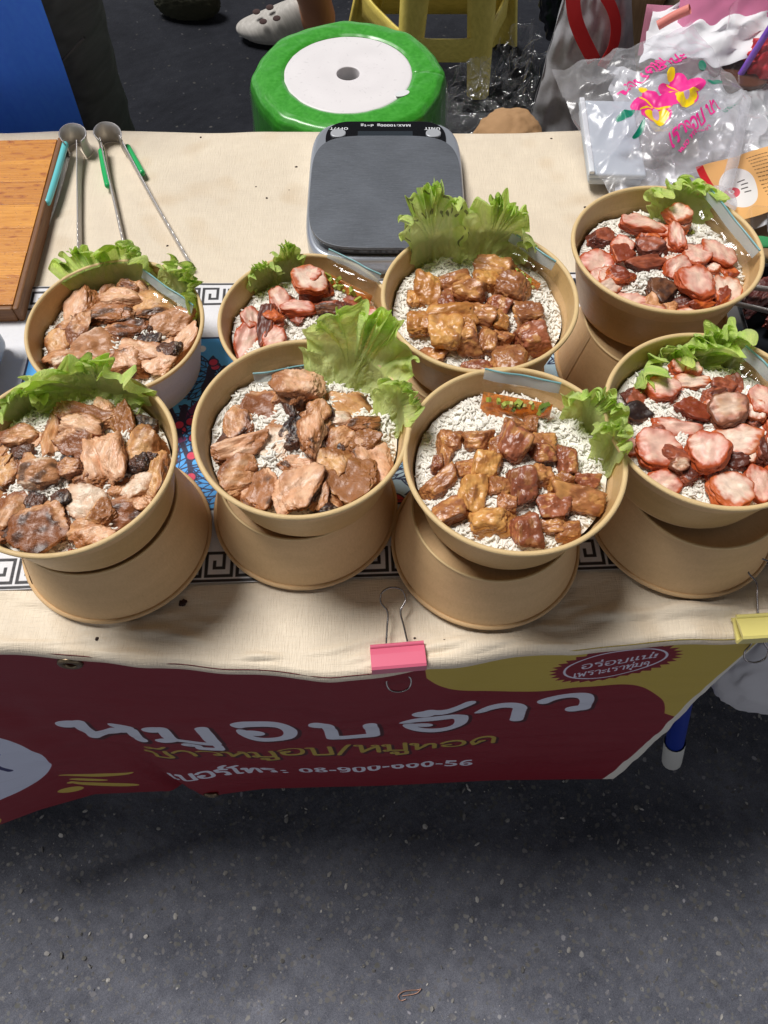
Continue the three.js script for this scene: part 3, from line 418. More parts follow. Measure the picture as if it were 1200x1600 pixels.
fill('E', 'roast', 0, 550, 3, `-70,430,160,150,10,b -90,620,170,170,30,g -40,800,170,150,-10,b 95,460,120,90,0,k 80,385,170,110,-10,b 235,375,85,240,-8,b 400,285,250,110,0,b 640,300,160,95,20,k 560,290,100,150,-10,g 390,340,200,100,5,p 655,420,200,180,25,g 345,430,160,120,30,b 470,500,150,250,-20,p 530,500,110,190,-10,p 180,570,180,130,-10,w 325,540,130,80,10,b 30,545,130,140,0,g 150,685,110,90,0,k 40,705,140,200,10,b 170,800,250,200,-25,b 395,680,210,170,15,w 470,740,130,110,0,g 640,600,150,140,35,w 755,570,110,200,0,g 600,750,270,140,-20,b 385,820,180,90,0,b 440,880,160,90,-10,p 305,925,50,48,0,o 650,690,90,50,20,p`);
fill('F', 'roast', 300, 550, 3, `205,310,140,150,0,b 320,230,200,170,10,b 495,175,190,140,0,p 725,225,260,150,10,g 680,298,160,70,5,w 795,320,130,60,-15,p 590,290,100,110,0,b 480,350,90,140,10,k 455,255,45,110,-22,k 470,425,90,50,0,k 690,390,120,130,30,b 565,375,105,190,0,p 790,395,140,100,0,g 375,400,150,180,10,w 205,430,240,100,-22,p 210,550,190,140,-35,b 490,490,130,85,0,p 640,510,180,160,0,g 875,490,170,210,-25,p 300,620,160,230,4,p 590,650,90,170,10,b 505,640,200,230,15,p 780,620,240,190,20,g 650,695,130,90,0,b 640,745,120,36,0,k 840,590,90,120,10,b`);
fill('A', 'roast', 0, 350, 3, `370,490,90,120,0,b 250,520,150,150,0,g 350,360,140,180,20,p 570,345,180,90,0,p 470,290,60,150,22,p 505,415,210,110,0,p 710,370,180,130,-15,g 790,450,190,130,-30,w 600,480,200,110,-10,b 285,605,180,75,-10,b 450,570,230,170,-20,w 690,535,110,70,0,k 680,590,180,120,10,p 850,560,110,200,30,p 590,640,150,120,0,p 750,650,160,130,30,p 290,640,90,50,0,w 790,590,90,90,0,k 900,530,60,50,0,o 430,650,80,60,0,g`);
fill('C', 'stew', 580, 280, 3, `270,495,130,170,0,a 200,520,70,90,0,a 390,460,150,90,-10,s 355,545,80,90,0,r 460,530,160,110,5,s 590,395,180,130,15,s 540,470,130,110,0,a 655,510,150,130,30,s 590,580,110,100,35,r 235,655,130,140,0,a 370,640,240,140,-8,a 490,620,170,110,15,s 610,660,80,80,0,a 740,615,150,120,0,s 365,730,150,150,10,a 445,730,120,120,0,s 545,740,110,130,10,s 615,715,100,90,25,s 755,725,160,140,-10,r 270,800,120,95,10,s 500,860,170,90,0,r 655,830,170,140,0,s 440,690,90,80,0,a`);
fill('G', 'stew', 600, 560, 3, `310,360,120,100,5,s 290,430,80,110,10,s 255,470,60,70,0,r 265,560,170,100,-38,s 435,380,130,100,0,s 380,490,80,75,0,s 480,495,120,150,15,a 540,400,100,110,0,s 610,420,140,160,25,r 620,320,120,90,0,s 690,300,55,80,15,s 750,385,130,110,0,s 755,435,120,90,0,r 860,460,100,120,0,r 745,540,120,110,5,s 840,560,100,80,-20,s 415,610,130,170,10,a 535,590,95,100,0,s 650,595,130,170,-12,r 805,590,60,65,0,a 955,550,120,70,10,r 940,640,220,140,5,s 800,670,140,110,0,r 310,690,170,120,-8,s 500,735,190,130,0,a 585,665,90,90,10,s 670,785,130,150,-10,r 790,755,130,80,0,s 875,780,130,100,0,s`);
fill('D', 'red', 850, 250, 3.4286, `330,375,150,90,-22,d 570,465,140,100,10,d 540,345,260,110,12,c 290,500,200,130,12,c 710,415,90,180,0,c 430,490,120,120,0,e 550,545,220,90,-8,d 820,500,150,160,30,c 940,480,190,150,25,c 720,570,130,140,40,c 265,610,120,100,10,c 400,610,150,80,10,e 350,655,150,90,-20,f 640,675,150,140,0,x 810,665,200,210,10,c 985,680,160,200,5,f 960,720,60,130,25,e 850,760,140,60,-15,e 440,735,220,110,5,c 600,745,120,120,0,b 560,825,200,80,10,c 760,825,190,95,0,f 920,560,70,60,0,f 690,760,90,60,0,b`);
fill('H', 'red', 850, 500, 3.4286, `1030,320,110,120,0,d 970,335,150,90,0,d 520,375,140,110,20,d 640,355,190,140,10,c 800,310,230,90,-8,f 510,460,180,110,10,x 410,535,120,130,0,x 930,400,150,90,0,d 820,470,170,120,20,e 715,545,270,100,8,c 460,640,140,130,-30,c 615,585,110,80,0,d 615,680,230,210,0,c 870,715,210,200,40,c 980,490,200,180,0,t 1045,625,260,150,12,f 640,850,210,130,10,c 780,800,130,110,0,d 1010,895,230,220,-20,f 1165,430,150,180,15,c 1180,680,90,150,0,d 1175,850,150,200,0,c 1040,735,140,80,0,d 730,770,110,70,0,t 1290,560,180,200,0,c 1300,780,180,180,20,c 1290,400,140,140,0,d`);
fill('B', 'red', 300, 360, 3, `640,365,150,90,0,d 270,390,90,120,-30,c 350,440,90,170,5,d 245,470,120,190,10,c 415,325,110,150,-15,c 555,265,180,150,5,f 500,370,170,80,0,c 390,510,110,120,0,c 285,575,130,80,-20,c 640,375,130,60,0,x 715,345,95,65,0,d 845,435,175,170,10,c 840,370,150,60,5,d 845,520,70,70,0,c 720,430,80,60,0,c 390,420,70,60,0,e`);

// ---------------------------------------------------------------- lettuce
const leafBump = dataTex(256, 256, (u, v, i, j) => 0.5 + 0.35 * tnoise(u, v, 12, 5) + 0.2 * tnoise(u, v, 34, 8));
const leafMat = phys(0xffffff, 0.9, { vertexColors: true, bumpMap: leafBump, bumpScale: 0.0012, transmission: 0.48, thickness: 0, specularIntensity: 0.5, clearcoat: 0.25, clearcoatRoughness: 0.3 });
function lettuce(label, [u, v, y], w, L, yaw, lean, roll, seed, o = {}) {
  const NX = 220, NY = 110, curl = o.curl ?? 0.5, ruf = (o.ruffle ?? 0.2) * w, cup = o.cup ?? 0.25, k = seed * 5.3, cols = [];
  const ly = [0], lz = [0]; for (let i = 0; i < NY; i++) { const t = i / NY, a = curl * (t * t - 0.25) * 2; ly.push(ly[i] + Math.cos(a) / NY); lz.push(lz[i] + Math.sin(a) / NY); }
  const pale = o.pale ?? 0.5, c0 = C(240, 252, 172), c1 = C(236, 252, 150), c2 = C(218, 250, 118), c3 = C(172, 224, 86), tmp = new THREE.Color();
  const g = sheet(NX, NY, (si, t) => {
    const s = si * 2 - 1, phi = Math.atan2(s * 1.1, t - 0.25), E = sstep(Math.max(Math.abs(s) * (0.55 + 0.45 * t), t), 0.25, 1), A = ruf * E ** 1.35;
    const n1 = noise(phi * 1.3, k, 1) * 2.4, n2 = noise(phi * 2, k, 5) * 3, half = w / 2 * (0.3 + 0.7 * Math.sin(Math.PI * Math.min(0.72, t * 0.62 + 0.1))) * (1 + 0.1 * noise(t * 3, k, s > 0 ? 1 : 9));
    const fr = A * (0.32 * Math.sin(phi * 7 + n1) + 0.42 * Math.sin(phi * 21 + n2) + 0.42 * E * Math.sin(phi * 47 + n1 * 2 + n2)), lob = 1 + 0.05 * E * noise(phi * 5, k, 3) + 0.02 * E * E * Math.sin(phi * 61 + n2 * 3);
    const i = t * NY, i0 = Math.min(NY - 1, Math.floor(i)), yy = lerp(ly[i0], ly[i0 + 1], i - i0), zz = lerp(lz[i0], lz[i0 + 1], i - i0), drop = 1 - 0.24 * s * s * t;
    const vein = Math.abs(((t * 6 - Math.abs(s) * 2.4) % 1 + 1) % 1 - 0.5), rib = Math.exp(-((s / 0.07) ** 2)) * (1 - t);
    const crum = w * 0.055 * fbm(s * 2.6 + k, t * 3.4, k, 3) + w * 0.012 * (0.5 - vein);
    tmp.copy(c0).lerp(c1, clamp(E * 1.15 + 0.25 * noise(s * 3, t * 3, k), 0, 1) * (1.25 - pale * 0.6)).lerp(c2, sstep(E + 0.3 * noise(s * 5 + k, t * 5, 2), 0.55, 1.2) * 0.8).lerp(c3, (o.dark ?? 0.12) * sstep(noise(s * 4, t * 4 + k, 8), 0, 0.6)).lerp(c0, Math.max(rib * 0.9, vein < 0.06 ? 0.3 * (1 - E) : 0));
    if (o.wilt && noise(s * 6 + k, t * 6, 31) > 0.55 && E > 0.4) tmp.lerp(C(58, 62, 36), 0.75);
    cols.push(tmp.clone());
    return [s * half * lob + 0.34 * A * Math.cos(phi * 23 + n2), yy * L * drop * lob + 0.3 * A * Math.sin(phi * 21 + n1), zz * L + cup * w * s * s * (0.6 + 0.4 * t) - w * cup * 0.3 + fr + crum + rib * 0.002, s * 3, t * 3];
  });
  const col = new Float32Array(cols.length * 6); cols.forEach((c, i) => { c.toArray(col, i * 3); c.toArray(col, (i + cols.length) * 3); });
  g.setAttribute('color', new THREE.BufferAttribute(col.slice(0, cols.length * 3), 3));
  const m = mesh('lettuce_leaf', g, leafMat), p = atY(u, v, y); m.rotation.order = 'YXZ'; m.rotation.set(-lean * Math.PI / 180, yaw * Math.PI / 180, roll * Math.PI / 180); m.position.copy(p);
  let near = null; for (const b of Object.values(BOWLS)) if (!near || Math.hypot(b.x - p.x, b.z - p.z) < Math.hypot(near.x - p.x, near.z - p.z)) near = b; keepInside(m, near);
  return tag(m, label, 'lettuce');
}
const low = (k, d = 0.026) => BOWLS[k].y + BH - d;
lettuce('large light green frilled lettuce leaf standing at the back of a front roast pork bowl', [528, 640, low('F')], 0.086, 0.082, -8, 34, -20, 1, { curl: 0.4, pale: 0.8, ruffle: 0.17, cup: 0.12 });
lettuce('limp green lettuce leaf drooping down the right wall beside the largest leaf', [598, 668, low('F', 0.02)], 0.042, 0.052, -40, 22, -14, 2, { curl: 0.9, pale: 0.7, ruffle: 0.16 });
lettuce('broad dark green lettuce leaf across the back of the bowl cut by the left edge', [152, 654, low('E', 0.022)], 0.092, 0.052, 0, 30, 0, 3, { curl: 1.0, pale: 0.2, ruffle: 0.19, dark: 0.3 });
lettuce('small green lettuce leaf hanging over rice left of the broad leaf', [62, 668, low('E')], 0.036, 0.04, 20, 18, 8, 4, { curl: 1.0, pale: 0.2, ruffle: 0.24, dark: 0.25 });
lettuce('green lettuce leaf folded behind pale pork at the left back of the grey bowl', [148, 462, low('A')], 0.05, 0.05, 10, 28, 10, 5, { curl: 0.9, pale: 0.25, ruffle: 0.22, dark: 0.2 });
lettuce('green lettuce leaf arching over the middle of the grey bowl back rim', [196, 462, low('A')], 0.05, 0.062, -16, 26, -6, 6, { curl: 1.2, pale: 0.3, ruffle: 0.2, dark: 0.2 });
lettuce('curly green lettuce leaf spilling out behind the sauce bag of the grey bowl', [262, 476, low('A', 0.02)], 0.054, 0.05, -34, 34, -30, 7, { curl: 0.9, pale: 0.15, ruffle: 0.3, dark: 0.3 });
lettuce('small curled lettuce leaf standing in the low bowl before the scale', [428, 462, low('B')], 0.034, 0.04, 24, 14, 14, 8, { curl: 0.7, pale: 0.2, ruffle: 0.24, dark: 0.25 });
lettuce('upright tip of lettuce leaf touching the front of the scale', [450, 446, low('B')], 0.03, 0.046, -6, 14, -4, 18, { curl: 0.6, pale: 0.2, ruffle: 0.24, dark: 0.25 });
lettuce('wilted pale lettuce leaf with dark flecks standing in the back row stew bowl', [684, 430, low('C')], 0.054, 0.084, 8, 12, 6, 9, { curl: 0.5, pale: 0.85, ruffle: 0.2, dark: 0.2, wilt: 1 });
lettuce('frilled green lettuce leaf right of the wilted leaf in the back row stew bowl', [745, 428, low('C')], 0.062, 0.074, -16, 16, -14, 10, { curl: 0.7, pale: 0.6, ruffle: 0.2, dark: 0.1 });
lettuce('bright lettuce leaf at the right wall of the front stew bowl', [902, 700, low('G')], 0.05, 0.056, -30, 26, -6, 11, { curl: 1.0, pale: 0.6, ruffle: 0.22 });
lettuce('narrow lettuce leaf hanging down the right wall of the front stew bowl', [932, 738, low('G', 0.022)], 0.03, 0.05, -48, 16, 6, 12, { curl: 0.8, pale: 0.6, ruffle: 0.24 });
lettuce('folded green lettuce leaf at the back of the bowl beside the orange card', [1056, 366, low('D')], 0.064, 0.058, 6, 26, -8, 13, { curl: 1.3, pale: 0.6, ruffle: 0.18, dark: 0.1 });
lettuce('long dark lettuce leaf lining the back wall of the front right bowl', [1062, 606, low('H')], 0.082, 0.036, 16, 30, 8, 14, { curl: 1.0, pale: 0.1, ruffle: 0.22, dark: 0.45 });
lettuce('bright frilled lettuce leaf sticking up at the back of the front right bowl', [1120, 592, low('H')], 0.05, 0.048, 0, 26, 14, 15, { curl: 0.9, pale: 0.5, ruffle: 0.26 });

// ---------------------------------------------------------------- little zip bags of sauce
const mouth = phys(C(226, 232, 234), 0.2, { transmission: 0.72, thickness: 0 }), film = phys(0xffffff, 0.09, { transmission: 1, thickness: 0, ior: 1.45, specularIntensity: 0.8 }), zipMat = phys(C(150, 208, 214), 0.3, { transmission: 0.4, thickness: 0 }), sauceMat = phys(C(236, 172, 96), 0.1, { transmission: 0.7, thickness: 0, clearcoat: 0.6 }), bits = [std(C(164, 176, 76), 0.4), std(C(206, 200, 126), 0.4), std(C(112, 140, 56), 0.4), std(C(196, 52, 30), 0.4)];
function sauceBag(label, [u0, v0], [u1, v1], y, hgt, lean, seed, fullness = 0.62) {
  const a = atY(u0, v0, y), b = atY(u1, v1, y), w = a.distanceTo(b), r = rngOf(seed), t = thing('sauce_bag', label, 'sauce bag', undefined);
  t.position.copy(a).lerp(b, 0.5); t.rotation.order = 'YXZ'; t.rotation.set(-lean * Math.PI / 180, Math.atan2(-(b.z - a.z), b.x - a.x), 0);
  const pillow = (y0, y1, ww, d, wob) => { const face = (sg) => sheet(26, 26, (s, q) => { const x = (s - 0.5) * ww, e = Math.max(0, 1 - (2 * s - 1) ** 4) ** 0.6 * Math.max(0, 1 - (2 * q - 1) ** 4) ** 0.6; return [sg * x, lerp(y1, y0, q), sg * (d * e + wob * noise(s * 5 + seed, q * 5, sg) * e)]; }); return mergeGeometries([face(1), face(-1)]); };
  mesh('bag_film', pillow(-hgt, -0.006, w, 0.0058, 0.0022), film, t);
  mesh('bag_mouth', thick(sheet(24, 3, (s, q) => [(s - 0.5) * w, -0.0062 + 0.0085 * q, 0.0011 * Math.sin(s * 9 + seed)]), 24, 3, 0.0004), mouth, t);
  mesh('zip_strip', tube([0, 0.25, 0.5, 0.75, 1].map((s) => V((s - 0.5) * w, 0.0018, 0.0011 * Math.sin(s * 9 + seed))), 0.00075, 24, 6), zipMat, t);
  mesh('sauce', pillow(-hgt + 0.0015, -hgt * (1 - fullness), w * 0.93, 0.0046, 0.001), sauceMat, t);
  for (let i = 0; i < 16; i++) { const s = 0.0022 + 0.0018 * r(), m = mesh('relish_piece', new THREE.BoxGeometry(s * (1 + r()), s, s * 0.8), bits[Math.floor(r() * r() * 3.99)], t); m.position.set((r() - 0.5) * w * 0.78, -hgt * (1 - fullness) - 0.004 + 0.006 * r() - 0.012 * r() * r(), 0.0045 + 0.0012 * r()); m.rotation.set(r() * 3, r() * 3, r() * 3); }
}
const rim = (k, d) => BOWLS[k].y + BH + d;
sauceBag('zip bag of brown sauce between pork and scale in the low bowl', [514, 392], [594, 432], rim('B', 0.009), 0.05, 30, 1);
sauceBag('zip bag of sauce with green bits beside the leaf in the back row stew bowl', [800, 366], [866, 412], rim('C', 0.005), 0.05, 30, 2);
sauceBag('flattened zip bag leaning on the right wall of the bowl by the orange card', [1108, 298], [1184, 394], rim('D', 0.006), 0.05, 32, 3, 0.4);
sauceBag('zip bag tucked between two lettuce leaves in the grey bowl', [222, 424], [302, 480], rim('A', 0.004), 0.04, 34, 4, 0.5);
sauceBag('zip bag mostly buried behind rice under the largest lettuce leaf', [396, 588], [492, 572], rim('F', -0.010), 0.03, 22, 5, 0.4);
sauceBag('upright zip bag of amber sauce and green pickle in the front stew bowl', [757, 580], [876, 602], rim('G', 0.012), 0.046, 26, 6, 0.66);
sauceBag('zip bag at the right edge of the picture in the front right bowl', [1163, 543], [1214, 590], rim('H', 0.005), 0.05, 30, 7, 0.4);

// ---------------------------------------------------------------- kitchen scale
const superShape = (a, b, n, seg = 96) => { const s = new THREE.Shape(); for (let i = 0; i < seg; i++) { const t = i / seg * 6.28318, c = Math.cos(t), d = Math.sin(t), x = a * Math.sign(c) * Math.abs(c) ** (2 / n), y = b * Math.sign(d) * Math.abs(d) ** (2 / n); i ? s.lineTo(x, y) : s.moveTo(x, y); } return s; };
const slab = (shape, h, bev, y0) => { const g = new THREE.ExtrudeGeometry(shape, { depth: Math.max(1e-4, h - 2 * bev), bevelEnabled: bev > 0, bevelSize: bev, bevelThickness: bev, bevelOffset: -bev, bevelSegments: 4, curveSegments: 24 }); g.rotateX(-Math.PI / 2).translate(0, y0 + bev, 0); return g; };
{
  const t = thing('kitchen_scale', 'silver kitchen scale with dark brushed platform facing the vendor', 'scale'); t.position.set(0.002, TOP + 0.0012, -0.7);
  const silver = phys(C(176, 182, 192), 0.3, { metalness: 0.55, clearcoat: 0.3 }), black = phys(C(16, 17, 20), 0.2, { clearcoat: 0.5 });
  const brush = dataTex(1024, 512, (u, v, i, j) => { const s = 104 + 9 * noise(i * 0.012, j * 0.8, 2) + 5 * noise(i * 0.05, j * 1.7, 7) + 8 * tnoise(u, v, 3, 4) + (noise(i * 0.03, j * 0.33, 19) > 0.8 ? 12 : 0); return [s, s * 1.045, s * 1.12]; }, true);
  brush.repeat.set(5, 5);
  mesh('housing', slab(superShape(0.083, 0.111, 5), 0.0215, 0.005, 0), silver, t);
  const pt = canvasTex(1024, 384, (g, w, h) => {
    g.fillStyle = css(17, 18, 22); g.fillRect(0, 0, w, h); g.fillStyle = css(48, 55, 62); g.fillRect(0.27 * w, 0.42 * h, 0.45 * w, 0.5 * h);
    g.fillStyle = css(228, 230, 234); g.textAlign = 'center'; const up = (s, x, y, px) => { g.save(); g.translate(x * w, y * h); g.rotate(Math.PI); g.font = `bold ${px}px sans-serif`; g.fillText(s, 0, 0); g.restore(); };
    up('MAX:10000g  d=1g', 0.5, 0.13, 50); up('OFF/T', 0.115, 0.26, 56); up('UNIT', 0.885, 0.26, 56);
  });
  const ps = new THREE.Shape(); ps.moveTo(-0.066, 0); ps.bezierCurveTo(-0.07, 0.026, -0.062, 0.041, -0.04, 0.0415); ps.lineTo(0.04, 0.0415); ps.bezierCurveTo(0.062, 0.041, 0.07, 0.026, 0.066, 0);
  const pg = slab(ps, 0.0012, 0.0003, 0), uv = pg.attributes.uv, pp = pg.attributes.position; for (let i = 0; i < uv.count; i++) uv.setXY(i, pp.getX(i) / 0.136 + 0.5, -pp.getZ(i) / 0.0415);
  mesh('control_panel', pg.translate(0, 0.0213, -0.066), phys(0xffffff, 0.2, { map: pt, clearcoat: 0.5 }), t);
  for (const x of [-0.053, 0.053]) mesh('button', slab(superShape(0.0085, 0.007, 2.3, 48), 0.003, 0.001, 0.0222).translate(x, 0, -0.0835), std(C(196, 200, 206), 0.35, { metalness: 0.4 }), t);
  mesh('platform_skirt', slab(superShape(0.0775, 0.0855, 4.2), 0.0075, 0.001, 0.0213).translate(0, 0, 0.0185), black, t);
  mesh('platform', slab(superShape(0.079, 0.087, 4.2), 0.0032, 0.0008, 0.0285).translate(0, 0, 0.0175), std(0xffffff, 0.42, { map: brush, metalness: 0.35 }), t);
}
// ---------------------------------------------------------------- cutting board
{
  const t = thing('cutting_board', 'orange-brown bamboo cutting board with dark worn edge, cut by the left edge', 'cutting board'); t.position.set(-0.36, TOP + 0.0005, -0.786); t.rotation.y = 0.035; t.scale.y = 0.62;
  const wood = (k) => dataTex(1024, 128, (u, v, i, j) => { const l = 15 * noise(i * 0.004, j * 0.42, k) + 9 * noise(i * 0.012, j * 1.1, k + 4) + 10 * tnoise(u, v, 3, k), st = Math.max(0, noise(i * 0.018, j * 0.06, k + 9) - 0.45) * 70, sp = noise(i * 0.09, j * 0.12, k + 20) > 0.86 ? 38 : 0; return [208 + k * 5 + l - st - sp, 136 + k * 5 + l - st * 1.1 - sp, 40 + k * 3 + l * 0.7 - st * 0.6 - sp * 0.5]; }, true);
  const woods = [0, 1.3, -1.5, 2.4].map((k) => phys(0xffffff, 0.46, { map: wood(k), bumpMap: grit, bumpScale: 0.0002, clearcoat: 0.12 })), edge = phys(0xffffff, 0.55, { map: dataTex(256, 128, (u, v, i, j) => { const l = 14 * noise(i * 0.05, j * 0.3, 2) + 12 * tnoise(u, v, 5, 8); return [124 + l, 82 + l, 46 + l * 0.7]; }, true) });
  for (let i = 0; i < 7; i++) { const g = rbox(0.42, 0.03, 0.0355, 0.0005, -0.216, 0.0155 + 0.0002 * ((i * 3) % 4), 0.0215 + i * 0.03555, 2), p = g.attributes.position, u = g.attributes.uv; for (let k = 0; k < p.count; k++) u.setXY(k, p.getX(k) * 2.3 + i * 0.37, p.getZ(k) * 14 + p.getY(k) * 9); mesh('plank', g, woods[i % 4], t); }
  mesh('edge_strip', rbox(0.006, 0.0296, 0.259, 0.0024, -0.0032, 0.0152, 0.1285), edge, t);
  mesh('edge_strip', rbox(0.42, 0.0296, 0.006, 0.0024, -0.216, 0.0152, 0.2555), edge, t);
}
// ---------------------------------------------------------------- tongs: bands of steel standing on edge
function band(pts, hgt, lean, y0, th, n = 60) { const c = new THREE.CatmullRomCurve3(pts, false, 'centripetal'), g = sheet(n, 6, (s, t) => { const p = c.getPoint(s), tn = c.getTangent(s), h = hgt(s) * t, sx = -tn.z, sz = tn.x, b = 0.0022 * Math.sin(t * Math.PI); return [p.x + sx * (lean * h + b), y0(s) + h * (1 - Math.abs(lean) * 0.35), p.z + sz * (lean * h + b), s * 4, t]; }); return thick(g, n, 6, th); }
const steel = phys(C(204, 200, 196), 0.36, { metalness: 0.72, bumpMap: grit, bumpScale: 0.0001 });
function tongs(label, left, hinge, right, gripTint, lean, grips, rest = 0) {
  const t = thing('tongs', label, 'tongs'), P = (l) => l.map(([u, v]) => atY(u, v, TOP + 0.001)), grip = phys(gripTint, 0.4, { clearcoat: 0.3 }), y = (s) => TOP + 0.0014 + rest * 0.0;
  mesh('hinge', band(P(hinge), (s) => 0.0215 + 0.003 * Math.sin(s * Math.PI), 0, y, 0.0014), steel, t);
  const saw = (s) => (s > 0.78 ? 0.0016 * ((s * 90) % 1) : 0);
  [[left, lean], [right, 0.08]].forEach(([l, ln], i) => {
    const a = mesh('arm', band(P(l), (s) => 0.0095 + 0.0115 * (1 - s) ** 2.2 + saw(s), ln, y, 0.0012, 150), steel, t);
    const c = new THREE.CatmullRomCurve3(P(l), false, 'centripetal'), [s0, s1] = grips[i]; if (s1 <= s0) return;
    const side = i ? 1 : -1, q = [0, 0.25, 0.5, 0.75, 1].map((k) => { const s = lerp(s0, s1, k), p = c.getPoint(s), tn = c.getTangent(s), off = (Math.abs(ln) > 0.3 ? 0.006 : 0.0038); return V(p.x + Math.abs(tn.z) * side * off * (Math.abs(ln) > 0.3 ? 0.2 : 1), TOP + (Math.abs(ln) > 0.3 ? 0.0155 : 0.0085), p.z); });
    const g = tube(q, 0.0036, 40, 12); mesh('grip', g, grip, t);
    const e0 = new THREE.SphereGeometry(0.0036, 12, 8); mesh('grip_end', e0.clone().translate(q[0].x, q[0].y, q[0].z), grip, t); mesh('grip_end', e0.clone().translate(q[4].x, q[4].y, q[4].z), grip, t);
  });
  return t;
}
tongs('steel tongs with a turquoise grip leaning against the cutting board', [[112, 240], [92, 310], [70, 375], [40, 478]], [[110, 248], [105, 240], [108, 231], [118, 225], [132, 225], [142, 231], [144, 240], [136, 248]], [[131, 244], [128, 275], [127, 330], [128, 418]], C(110, 206, 210), 0.8, [[0.02, 0.46], [0, 0]]);
tongs('steel tongs with two bright green grips lying open on the cloth', [[166, 240], [172, 275], [182, 320], [201, 405]], [[166, 246], [158, 238], [160, 229], [169, 223], [183, 223], [194, 229], [198, 238], [197, 244]], [[196, 236], [214, 268], [240, 315], [303, 424]], C(18, 176, 92), 0.05, [[0.06, 0.52], [0.04, 0.42]]);

// ---------------------------------------------------------------- crumbs on the cloth
{
  const crumbMat = std(C(52, 30, 22), 0.8), r = rngOf(66);
  for (const [u, v, s] of [[286, 942, 0.0032], [285, 943, 0.002], [152, 999, 0.0016], [314, 216, 0.0014], [463, 262, 0.0016], [417, 311, 0.0015], [400, 293, 0.0012], [452, 298, 0.001], [914, 325, 0.0017], [922, 285, 0.0012], [861, 218, 0.0014], [648, 998, 0.0011], [694, 1003, 0.001], [262, 385, 0.0014], [484, 375, 0.0024]]) {
    const p = atY(u, v, TOP), m = mesh('crumb', lump(3, (d) => { const k = 1 + 0.45 * noise(d.x * 2 + u, d.y * 2, d.z * 2); return [d.x * k * s, d.y * k * s * 0.5, d.z * k * s * 0.8, C(60, 34, 24)]; }), crumbMat); m.position.set(p.x, clothY(p.x, p.z) + s * 0.35, p.z); m.rotation.y = r() * 6;
    tag(m, 'tiny dark brown food crumb on the cream cloth', 'crumb', 'crumbs on the cloth');
  }
}
// ---------------------------------------------------------------- bent wire on the road
tag(mesh('wire', tube([[628, 1556], [652, 1551], [658, 1544], [655, 1546], [630, 1549], [622, 1556], [626, 1563], [634, 1561]].map(([u, v], i) => atY(u, v, 0.003 + 0.001 * (i % 3))), 0.0007, 80, 8), std(C(176, 136, 118), 0.45, { metalness: 0.5 })), 'small bent copper-coloured wire lying on the asphalt', 'wire');

// ---------------------------------------------------------------- green stool
{
  const t = thing('plastic_stool', 'green plastic stool with white round seat inlay wrapped in clear plastic', 'stool'); t.position.set(-0.052, 0, -1.098);
  const green = phys(0xffffff, 0.36, { map: dataTex(256, 256, (u, v) => { const m = 14 * tnoise(u, v, 4, 3) + 8 * tnoise(u, v, 19, 6); return [62 + m, 158 + m, 46 + m]; }, true), clearcoat: 0.35, clearcoatRoughness: 0.2 }), white = std(0xffffff, 0.45, { map: dataTex(512, 512, (u, v, i, j) => { const m = 5 * tnoise(u, v, 4, 2) - (noise(i * 0.12, j * 0.02, 7) > 0.86 ? 14 : 0) - (noise(i * 0.05, j * 0.05, 17) > 0.9 ? 10 : 0); return [232 + m, 228 + m, 230 + m]; }, true) });
  const lobe = (a) => 1 + 0.028 * Math.max(0, Math.cos(8 * a + 0.4)) ** 2, prof = [[0.094, 0.649], [0.099, 0.6515], [0.12, 0.6515], [0.1285, 0.650], [0.1345, 0.6455], [0.1368, 0.637], [0.1385, 0.60], [0.144, 0.5]];
  const ringSheet = (pr, a0, a1, n) => sheet(n, pr.length * 6, (s, q) => { const a = lerp(a1, a0, s), k = q * (pr.length - 1), i = Math.min(pr.length - 2, Math.floor(k)), f = k - i, r = lerp(pr[i][0], pr[i + 1][0], f), y = lerp(pr[i][1], pr[i + 1][1], f), l = r > 0.11 ? lobe(a) : 1; return [Math.cos(a) * r * l, y + 0.0006 * noise(a * 4, r * 60, 2), Math.sin(a) * r * l, a * 3, q * 3]; });
  mesh('seat', thick(ringSheet(prof, 0, 6.28318, 160), 160, prof.length * 6, 0.003), green, t);
  mesh('seat_inlay', lathe([[0.0162, 0.63], [0.0162, 0.6505], [0.0178, 0.6525], [0.05, 0.6515], [0.09, 0.6525], [0.0945, 0.6512], [0.0945, 0.645]], 96), white, t);
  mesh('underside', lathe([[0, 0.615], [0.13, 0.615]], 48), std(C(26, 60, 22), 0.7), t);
  for (let i = 0; i < 4; i++) mesh('leg', thick(ringSheet([[0.1435, 0.502], [0.156, 0.25], [0.168, 0.0]], i * 1.5708 + 0.785 - 0.3, i * 1.5708 + 0.785 + 0.3, 12), 12, 18, 0.003), green, t);
  for (const y of [0.2]) mesh('brace_ring', lathe([[0.154, y], [0.158, y + 0.03], [0.15, y + 0.03], [0.147, y], [0.154, y]], 64), green, t);
  const tab = superShape(0.011, 0.006, 2), tg = slab(tab, 0.0006, 0.0001, 0.6545); mesh('tag', tg.rotateY(0.5).translate(0.078, 0, 0.052), std(C(226, 228, 230), 0.4), t); mesh('tag', slab(superShape(0.0075, 0.0065, 2), 0.0006, 0.0001, 0.6538).translate(0.096, 0, 0.045), std(C(220, 224, 224), 0.4), t);
  mesh('plastic_wrap', sheet(120, 40, (s, q) => { const a = s * 6.28318, y = lerp(0.3, 0.632, q), r = lerp(0.162, 0.1395, q) * lobe(a), w = 0.002 + 0.0022 * noise(a * 5, y * 11, 3) + 0.001 * noise(a * 14, y * 5, 6); return [Math.cos(a) * (r + w), y, Math.sin(a) * (r + w)]; }), film, t);
}
